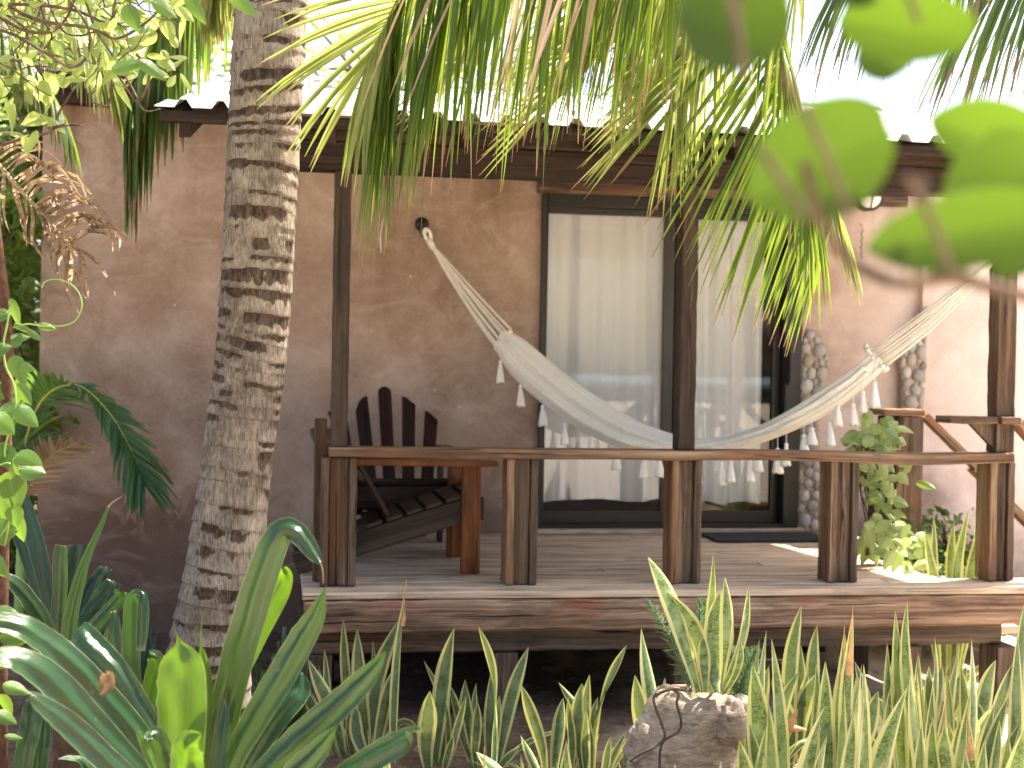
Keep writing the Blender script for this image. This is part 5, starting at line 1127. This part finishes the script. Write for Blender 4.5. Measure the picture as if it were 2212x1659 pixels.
# ================================================================== STUMP
SD = 4.75; m = MB(); V = []; n = 72; nz = 46
st_o = [(1350, 1760), (1358, 1600), (1372, 1545), (1400, 1515), (1440, 1498), (1500, 1492), (1560, 1497), (1590, 1515), (1605, 1560), (1585, 1660), (1575, 1760)]
prof = [(-0.15, 1.12, 0), (0.10, 1.06, 0), (0.18, 1.0, 0.0), (0.27, 0.98, 0.0), (0.345, 0.93, 0.02), (0.39, 0.82, 0.05), (0.41, 0.55, 0.08), (0.385, 0.2, 0.08), (0.38, 0.01, 0.08)]
cS = G(1492, SD)+Vector((0, 0.02, 0)); zt = P(1470, 1500, SD).z
for i in range(nz+1):
    z, rs2, _ = cr(prof, nz)[i]
    for j in range(n):
        th = 2*PI*j/n; dx, dy = math.cos(th), math.sin(th)
        R0 = 0.158*rs2; nn_ = noise.noise(Vector((dx*1.4, dy*1.4, z*3))); n3_ = noise.noise(Vector((dx*5, dy*5, z*9)))
        r_ = R0*(1+0.20*nn_+0.07*n3_+0.02*math.sin(th*9+z*12)); 
        top = zt/0.40
        V.append(cS+Vector((dx*r_*1.12-0.04*max(0, -dx)*max(0, min(1, (0.32-z)*10)), dy*r_*0.9, z*top+0.03*noise.noise(Vector((dx*2.2, dy*2.2, 5)))*(1 if i > nz*0.5 else 0))))
m.add(V, [(i*n+j, i*n+(j+1) % n, (i+1)*n+(j+1) % n, (i+1)*n+j) for i in range(nz) for j in range(n)], None)
stump = thing('tree_stump', 'weathered grey-brown stump with a snake plant growing from it', 'stump', cS)
m.build('stump_body', 'stump', stump, smooth=True)
m = MB(); m.ell(P(1398, 1590, SD)+Vector((0, -0.02, -0.03)), (0.075, 0.09, 0.10), nu=20, nv=14, disp=0.5); m.ell(P(1604, 1548, SD)+Vector((0, 0, 0)), (0.045, 0.05, 0.05), nu=18, nv=12, disp=0.9); m.ell(P(1582, 1560, SD-0.1)+Vector((0, 0, 0)), (0.05, 0.05, 0.07), nu=18, nv=12, disp=0.7)
m.build('knob', 'stump', stump, smooth=True)
m = MB()
for pl in ([(1418, 1497), (1412, 1515), (1428, 1560), (1436, 1590), (1420, 1610), (1380, 1630), (1360, 1645)], [(1450, 1488), (1466, 1500), (1462, 1520), (1471, 1555), (1466, 1580), (1430, 1606), (1425, 1660)], [(1478, 1492), (1455, 1488), (1430, 1495), (1416, 1505)]):
    m.tube([P(x, y, SD-0.165) for x, y in cr(pl, 26)], [0.0046]*27, 7)
m.build('dry_vine', 'bark', stump, smooth=True)

# asparagus ferns
def fern(name, label, px, d, h, seed, lean=0, base=None, n=3):
    rr = random.Random(seed); m = MB(); b = G(px, d) if base is None else P(px, base, d)
    for q in range(n):
        a = Vector((rr.uniform(-.35, .35)+lean, rr.uniform(-.2, .2), 1)).normalized(); pts = vspl([b, b+a*h*0.5, b+a*h+Vector((rr.uniform(-.04, .04), 0, 0))], 26)
        m.tube(pts, [0.0025]*27, 4, rnd=0.5)
        for i in range(3, 27):
            L = 0.05*math.sin(PI*min(1, i/27*0.9+0.1))+0.008
            for k_ in range(9):
                dv = Vector((rr.uniform(-1, 1), rr.uniform(-1, 1), rr.uniform(-0.1, 0.9))).normalized(); p = pts[i]
                m.ribbon([p, p+dv*L*0.5, p+dv*L], [0.0022, 0.0022, 0.0008], -VIEW, fold=0.1)
    return tag(m.build(name, 'fern'), label, 'fern', 'feathery asparagus ferns')
fern('asparagus_fern', 'small feathery fern at the foot of the stump on its left', 1300, 4.5, 0.20, 1, n=5)
fern('asparagus_fern', 'feathery fern rising behind the leaves on top of the stump', 1492, 4.8, 0.33, 2, base=1496, n=3)
fern('asparagus_fern', 'feathery fern hanging on the right shoulder of the stump', 1592, 4.8, 0.20, 3, lean=0.1, base=1520, n=3)

# ================================================================== GRASS / LITTER (uncountable)
rr = random.Random(5); m = MB()
for _ in range(210):
    x, y = rr.uniform(-1.8, 3.4), rr.uniform(3.6, 6.3); b = Vector((x, y, ground_z(x, y)-0.005))
    for _ in range(rr.randint(4, 12)):
        a = rr.uniform(0, 2*PI); L = rr.uniform(0.03, 0.11); o = Vector((math.cos(a), math.sin(a), 0)); p = b+o*rr.uniform(0, 0.03)
        m.ribbon([p, p+UP*L*0.6+o*L*0.25, p+UP*L*0.8+o*L*0.7], [0.004, 0.004, 0.001], o-UP*0.1, fold=0.2)
tag(m.build('grass', 'grassm', loc=(0, 0, 0)), 'sparse short grass tufts on the dark soil', 'grass', kind='stuff')
m = MB()
for _ in range(900):
    x, y = rr.uniform(-2.2, 4.2), rr.uniform(3.2, 7.5); p = Vector((x, y, ground_z(x, y)+rr.uniform(0.004, 0.02))); a = rr.uniform(0, 2*PI); L = rr.uniform(0.012, 0.06)
    o = Vector((math.cos(a), math.sin(a), rr.uniform(-.2, .3))).normalized()
    m.ribbon([p, p+o*L*0.35+UP*0.004, p+o*L*0.7+UP*0.006, p+o*L], [0.003, L*0.35, L*0.3, 0.002], UP+Vector((rr.uniform(-.6, .6), rr.uniform(-.6, .6), 0)), fold=0.4)
tag(m.build('leaf_litter', 'litter', loc=(0, 0, 0)), 'dry leaves and scraps scattered over the soil', 'leaf litter', kind='stuff')

# ================================================================== VINE AT LEFT
vn = thing('climbing_vine', 'young light green vine climbing a dark red stem at the left edge', 'vine', G(6, 3.9))
m = MB(); m.tube([G(4, 3.9), P(4, 1400, 3.9), P(8, 1150, 3.9), P(14, 900, 3.9), P(16, 740, 3.9), P(8, 620, 3.9), P(-4, 520, 3.9), P(-20, 380, 3.9)], [0.016]*5+[0.014, 0.012, 0.010], 12); m.build('woody_stem', 'darkbark', vn, smooth=True)
m = MB()
m.tube([P(x, y, 3.82) for x, y in cr([(28, 708), (60, 700), (95, 705), (140, 703), (165, 690), (177, 660), (170, 632), (150, 612), (120, 603), (98, 608), (90, 622)], 44)], [0.0022]*25+[0.0016]*20, 6)
m.tube([P(x, y, 3.82) for x, y in cr([(10, 1180), (22, 1120), (34, 1060), (24, 1010), (10, 980), (20, 930), (34, 880), (30, 830), (12, 790), (8, 740), (16, 700), (24, 650)], 44)], 0.0028, 6)
m.tube([P(x, y, 3.8) for x, y in cr([(-10, 1010), (20, 1000), (28, 1030), (30, 1080), (18, 1130), (0, 1160)], 20)], 0.0022, 6)
m.build('tendrils', 'stemgreen', vn, smooth=True)
m = MB()
def leaf(m, x, y, L, w, ang, d, tilt=0.5, twist=0.0, fold=0.3, bend=0.15, nn=None):
    """leaf based at px (x,y), length L px, direction ang (deg, 0 = right, 90 = up)"""
    a = math.radians(ang); pts = []; ws = []; n = 9
    for i in range(n+1):
        t = i/n; l = L*t; pts.append(P(x+math.cos(a)*l, y-math.sin(a)*l+bend*L*t*t, d+tilt*L*t*d/FPX*0.6)); ws.append(max(0.0008, w*d/FPX*(math.sin(PI*min(1, t*0.98+0.02)**0.72))**0.8))
    ws[-1] = 0.0008; ws[0] = ws[1]*0.35
    m.ribbon(pts, ws, (-VIEW+Vector((R.uniform(-.4, .4), 0, R.uniform(0, .7)))) if nn is None else nn, fold=-fold, n=2, twist=twist)
for a in [(30, 700, 45, 16, -20), (58, 712, 40, 18, -30), (83, 703, 40, 18, -5), (22, 645, 60, 22, -70), (22, 730, 45, 24, 10), (28, 750, 40, 22, 60), (26, 770, 60, 40, -60), (40, 790, 35, 24, -10), (36, 830, 50, 30, -50), (0, 890, 60, 55, 10), (34, 880, 60, 44, -35), (-10, 960, 50, 55, -60), (10, 1010, 55, 50, 70), (28, 1000, 60, 62, 20), (30, 990, 70, 60, -20), (40, 1010, 60, 48, -5), (20, 1020, 80, 62, -80), (26, 1095, 40, 40, -75), (0, 1070, 60, 44, -70), (22, 1110, 60, 40, -60), (-20, 1150, 60, 60, 10), (-30, 760, 60, 40, 20), (-30, 830, 50, 40, -30), (-20, 1330, 70, 50, 0), (0, 1380, 75, 44, 10), (-12, 1440, 40, 34, 40), (6, 1480, 60, 30, -10), (0, 1500, 50, 30, -60), (-10, 1540, 50, 30, -20), (10, 1590, 40, 14, 0), (-30, 1200, 60, 40, -40), (-20, 900, 60, 50, -30), (-20, 680, 50, 34, 10)]:
    leaf(m, a[0], a[1], a[2]*1.0, a[3], a[4], R.uniform(3.75, 3.88))
m.build('leaves', 'vine', vn, smooth=True)

# ================================================================== TANGLE TOP LEFT
tg = thing('twisting_shrub', 'bare twisting brown twigs with sparse green leaves at the top left', 'shrub', P(-500, 1900, 4.2))
m = MB()
m.tube([P(-500, 1950, 4.2), P(-520, 900, 4.2), P(-380, 300, 4.2), P(-150, 60, 4.2)], [0.05, 0.045, 0.035, 0.02], 10)
tw = [[(-150, 60), (-40, 20), (60, 8), (160, 20), (235, 50), (250, 10), (262, -40)], [(-150, 60), (0, 60), (90, 110), (150, 150), (185, 120), (195, 70), (160, 20), (120, -30)], [(-100, 120), (-10, 125), (40, 128), (58, 100), (50, 60), (20, 40), (-10, 20)], [(0, 40), (60, 70), (110, 72), (150, 20), (170, -40)], [(80, -20), (100, 50), (110, 80), (90, 130), (110, 205)], [(180, -30), (205, 60), (240, 120), (290, 190), (310, 235), (345, 235)], [(300, 120), (320, 160), (312, 200), (300, 225), (270, 190), (240, 130)], [(-20, 130), (30, 150), (70, 190), (110, 208)], [(-20, 318), (60, 300), (110, 280), (130, 245), (150, 205), (165, 185)], [(110, 280), (150, 268), (180, 270)], [(10, 10), (80, 40), (200, 60), (260, 80), (330, 40), (350, 0)], [(90, -30), (130, 60), (180, 80), (235, 50)], [(240, 130), (235, 160), (240, 200), (228, 226), (200, 220)]]
for pl in tw:
    jx = [(a+R.uniform(-5, 5), b+R.uniform(-5, 5)) for a, b in pl]; nn_ = 26; rd = R.uniform(0.0035, 0.0075); dd = 4.2+R.uniform(-.15, .15)
    m.tube([P(x, y, dd+0.04*math.sin(i*0.5)) for i, (x, y) in enumerate(cr(jx, nn_))], [rd*(1-0.5*i/nn_) for i in range(nn_+1)], 6)
for _ in range(60):
    x, y = R.uniform(-40, 330), R.uniform(-60, 170); a = R.uniform(0, 6.28); pl = [(x, y)]
    for _ in range(4): a += R.uniform(-1.0, 1.0); x += math.cos(a)*R.uniform(15, 38); y += math.sin(a)*R.uniform(15, 38); pl.append((x, y))
    dd = 4.3+R.uniform(-.25, .4); m.tube([P(u, v, dd) for u, v in cr(pl, 14)], [0.0026*(1-0.5*i/14) for i in range(15)], 5)
m.build('twigs', 'bark', tg, smooth=True)
m = MB()
for _ in range(240):
    x, y = R.uniform(-60, 420), R.uniform(-80, 300)
    if y > 190 and x > 120: continue
    leaf(m, x, y, R.uniform(26, 62), R.uniform(12, 26), R.uniform(0, 360), R.uniform(4.0, 4.8), tilt=R.uniform(-1, 1), twist=R.uniform(-.6, .6))
m.build('leaves', 'tree2', tg, smooth=True); m = MB()
for a in [(490, -20, 80, 34, -35), (270, 10, 60, 40, -60), (330, 0, 60, 36, -30), (400, -10, 70, 30, -50), (240, 150, 80, 30, 20), (300, 130, 70, 30, -30)]: leaf(m, a[0], a[1], a[2], a[3], a[4], 3.3)
m.build('leaves', 'vine', tg, smooth=True)

# ================================================================== POTTED PLANT + VINE ON PORCH EDGE
pt = thing('pothos_plant', 'bushy variegated pothos spilling over the rail beside the rear post', 'plant', Vector((XY(1890, 1180, 7.3), 7.3, ZD-0.5)))
m = MB(); rr = random.Random(8)
def inreg(): 
    q = rr.random()
    if q < 0.38: return rr.gauss(1890, 30), rr.gauss(950, 20)
    if q < 0.8: return rr.gauss(1905, 24), rr.uniform(980, 1185)
    return rr.uniform(1900, 2010), rr.gauss(1185, 22)
for _ in range(190):
    x, y = inreg(); x = max(1835, x)
    leaf(m, x, y, rr.uniform(22, 44), rr.uniform(13, 28), rr.uniform(0, 360) if y > 980 else rr.uniform(-30, 210), 7.35+rr.uniform(-.22, .22), tilt=rr.uniform(-1, 1), bend=0.3)
m.build('leaves', 'pothos', pt, smooth=True)
m = MB()
for q in range(14):
    x0 = rr.uniform(1870, 1930); m.tube([P(u, v, 7.4) for u, v in cr([(x0, 1200), (x0+rr.uniform(-20, 20), 1120), (x0+rr.uniform(-30, 20), 1040), (x0+rr.uniform(-40, 20), 960)], 12)], 0.004, 5)
m.tube([P(1950, 900, 7.45), P(1905, 1000, 7.5), P(1900, 1100, 7.5), P(1895, 1190, 7.5)], [0.02, 0.05, 0.06, 0.06], 10)
m.build('stems', 'darkbark', pt, smooth=True)

# ================================================================== NEAR BLURRED BRANCH, TOP RIGHT
gb = thing('seaside_tree_branch', 'out of focus branch with big round green leaves at the top right', 'branch', P(2600, 500, 0.85))
m = MB()
for pl, r0 in (([(2650, 700), (2300, 650), (2200, 636), (2060, 600), (1950, 612), (1860, 580), (1800, 520), (1760, 440), (1740, 350)], 0.0055), ([(2060, 600), (2030, 520), (2005, 440), (1990, 380)], 0.004), ([(2060, 600), (2110, 550), (2160, 500), (2210, 420)], 0.003), ([(2650, -100), (2300, -150), (1900, -140), (1640, -90), (1590, 0), (1600, 100)], 0.005), ([(1900, -140), (1950, -40), (1985, 50)], 0.0035)):
    m.tube([P(x, y, 0.94) for x, y in cr(pl, 30)], [r0*(1-0.4*i/30) for i in range(31)], 8)
for pl in ([(1690, 150), (1745, 250), (1790, 350), (1835, 470)], [(1640, 320), (1690, 390), (1745, 475)], [(1570, -60), (1590, 60), (1610, 170)], [(1960, 380), (2010, 470), (2055, 590)]): m.tube([P(x, y, 0.86) for x, y in cr(pl, 16)], 0.0026, 7)
m.build('twigs', 'bark', gb, smooth=True)
def disc(cx, cy, rx, ry, ang, d, cup=0.12, roll=(0, 0)):
    m = MB(); c = P(cx, cy, d); ex = RM @ Vector((1, 0, 0)); ey = RM @ Vector((0, 1, 0)); ez = RM @ Vector((0, 0, 1)); a = math.radians(ang); V = [c]; U = [(0.5, 0.5)]; n = 40; nr = 6
    ax = (ex*math.cos(a)+ey*math.sin(a)); ay = (-ex*math.sin(a)+ey*math.cos(a))
    for r_ in range(1, nr+1):
        for j in range(n):
            th = 2*PI*j/n; q = r_/nr; k_ = 1+0.08*math.exp(-((th-PI)/0.25)**2)-0.06*math.exp(-(min(th, 2*PI-th)/0.22)**2)+0.02*math.sin(3*th+cx)
            u, v = math.cos(th)*rx*q*k_*d/FPX, math.sin(th)*ry*q*k_*d/FPX
            V.append(c+ax*u+ay*v+ez*(cup*q*q*rx*d/FPX+abs(v)*0.10+0.0*q*rx*d/FPX*math.sin(4*th+cy)+u*roll[0]+v*roll[1])); U.append((0.5+0.5*q*math.sin(th), 0.5+0.5*q*math.cos(th)*0.9))
    F = [(0, 1+j, 1+(j+1) % n) for j in range(n)]+[(1+(r_-1)*n+j, 1+r_*n+j, 1+r_*n+(j+1) % n, 1+(r_-1)*n+(j+1) % n) for r_ in range(1, nr) for j in range(n)]
    m.add(V, F, U, R.random()); m.build('leaf', 'grape', gb, smooth=True)
disc(1582, 45, 120, 118, -70, 0.98, roll=(0.2, 0.1)); disc(1955, 62, 135, 72, -12, 1.0, roll=(0.3, 0.5)); disc(1912, 120, 56, 70, -60, 1.05); disc(1840, -30, 70, 50, 0, 1.0)
disc(1772, 350, 162, 124, 28, 0.94, roll=(0.15, 0.2)); disc(2140, 300, 140, 72, -14, 1.04, roll=(-.2, .5)); disc(2160, 405, 130, 120, 30, 0.98); disc(2080, 500, 195, 82, 10, 0.92, roll=(.2, .3)); disc(2200, 480, 120, 110, 70, 1.05)

# ================================================================== BACKGROUND TREES
def tree(name, label, cat, base, h, rad, n, mat, seed, trunk_r=0.12, lw=0.11, cz=0.62, fl=1.0, group='trees beyond the cottage'):
    rr = random.Random(seed); t = thing(name, label, cat, base, group); base = Vector(base); m = MB()
    top = base+Vector((rr.uniform(-.3, .3), rr.uniform(-.3, .3), h*0.8)); m.tube(vspl([base-UP*0.1, base.lerp(top, .5)+Vector((rr.uniform(-.3, .3), 0, 0)), top], 12), [trunk_r*(1-0.7*i/12) for i in range(13)], 9)
    cl = []
    for q in range(26):
        d = Vector((rr.gauss(0, 1), rr.gauss(0, 1), rr.gauss(0, 1)*fl)).normalized()*rr.uniform(0.35, 1.0); c = base+UP*h*cz+Vector((d.x*rad, d.y*rad, d.z*h*(1-cz)*0.95)); cl.append((c, rr.uniform(0.22, 0.42)*rad))
        s0 = base.lerp(top, rr.uniform(0.45, 0.95)); m.tube([s0, (s0+c)/2+UP*0.12, c], [trunk_r*0.3, trunk_r*0.18, trunk_r*0.06], 5)
    m.build('trunk', 'bark', t, smooth=True); m = MB()
    for _ in range(n):
        c, r_ = rr.choice(cl); d = Vector((rr.gauss(0, 1), rr.gauss(0, 1), rr.gauss(0, 0.8))).normalized()*r_*rr.uniform(0.3, 1.05); p = c+d
        a = Vector((rr.uniform(-1, 1), rr.uniform(-1, 1), rr.uniform(-1, 0.4))).normalized(); b = a.cross(Vector((rr.uniform(-1, 1), rr.uniform(-1, 1), rr.uniform(-1, 1)))).normalized(); s = lw*rr.uniform(0.6, 1.3)
        m.add([p, p+a*s*0.5+b*s*0.22, p+a*s, p+a*s*0.5-b*s*0.22], [(0, 1, 2, 3)], [(0.5, 0), (1, .5), (.5, 1), (0, .5)], rr.random())
    m.build('crown', mat, t)
tree('leafy_tree', 'bright yellow-green tree behind the roof, nearest the trunk', 'tree', G(900, 17), 7.5, 2.6, 5200, 'tree2', 1)
tree('leafy_tree', 'sunlit tree behind the roof to the left of the trunk', 'tree', G(470, 18), 7.5, 2.4, 4600, 'tree2', 2)
tree('leafy_tree', 'green tree behind the middle of the roof', 'tree', G(1250, 20), 7.0, 2.8, 4600, 'tree', 3)
tree('leafy_tree', 'leafy tree filling the far left above the shrubs', 'tree', G(150, 13), 6.2, 2.2, 5200, 'tree', 4)
tree('leafy_tree', 'tall tree at the left picture edge beyond the cottage side', 'tree', G(-60, 15), 7.5, 2.4, 5200, 'tree2', 6)
tree('leafy_shrub', 'green shrub beside the cottage left corner, tallest trunkless bush there', 'shrub', G(20, 10), 2.6, 0.9, 3800, 'tree', 7, 0.05, 0.10, 0.55)
tree('leafy_shrub', 'green shrub in the gap left of the wall', 'shrub', G(55, 9.0), 1.7, 0.42, 2400, 'tree', 8, 0.03, 0.08, 0.5)
tree('leafy_shrub', 'tall shrub at the left edge behind the vine', 'shrub', G(-40, 8.2), 3.2, 0.6, 3600, 'tree', 9, 0.05, 0.09, 0.55)
tree('leafy_shrub', 'low shrub glimpsed beneath the deck at the right', 'shrub', Vector((3.9, 9.5, 0))-Vector((0, 1.7, 0)), 0.8, 0.5, 1500, 'tree3', 10, 0.03, 0.07, 0.5)
tree('leafy_tree', 'low pale tree peeking over the roof at right of centre', 'tree', G(1560, 22), 5.6, 2.2, 3200, 'tree2', 12)
pb = thing('slim_palm', 'slender grey palm trunk standing behind the left cottage corner', 'palm tree', G(45, 11.5), 'trees beyond the cottage')
m = MB(); m.tube([G(38, 11.5), P(50, 700, 11.5), P(62, 420, 11.5), P(80, 200, 11.5), P(95, -60, 11.5)], [0.1, 0.085, 0.08, 0.075, 0.07], 14); m.build('trunk', 'trunk', pb, smooth=True)
bc = P(95, -60, 11.5)
for q, an in enumerate((20, 80, 150, 200, 260, 320)):
    a = math.radians(an); dv = Vector((math.cos(a), math.sin(a), 0)); frond([bc, bc+dv*0.6+UP*0.5, bc+dv*1.3+UP*0.4, bc+dv*1.9-UP*0.5], 34, 0.6, 0.05, 'palm', pb, A=(40, 65), droop=0.25, seed=q+70, steps=5)
# long-leaved palm beside it (blurred fan of fronds)
pd_ = thing('clumping_palm', 'clump of arching feathery fronds left of the cottage wall', 'palm', G(-40, 9.5), 'trees beyond the cottage'); b0 = G(-40, 9.5)
for q, (tx, ty, mx, my) in enumerate([(110, 260, 20, 180), (160, 120, 60, 60), (90, 420, 30, 330), (70, 600, 0, 520), (200, 40, 80, -20), (60, 200, -20, 150), (120, 330, 50, 230)]):
    frond([b0, P(-50, 900, 9.5), P(mx, my, 9.4), P(tx, ty, 9.2)], 50, 0.55, 0.04, 'tree2' if q % 2 else 'palm', pd_, A=(35, 60), droop=0.16, taper=(0.4, 1.0), seed=q+90, steps=5, rw=0.02)
# things behind the camera that the door glass mirrors
tree('leafy_tree', 'broad tree on the beach side mirrored in the door glass', 'tree', (-1.2, -9.5, 0), 4.6, 1.6, 2600, 'tree3', 21, 0.10, 0.16)
tree('leafy_tree', 'second beach tree mirrored faintly in the door glass', 'tree', (7.5, -9.5, 0), 5.2, 1.5, 2600, 'tree3', 22, 0.10, 0.16)
# ------------------------------------------------------------------ tidy
for o in scene.objects:
    if '_o' in o: del o['_o']
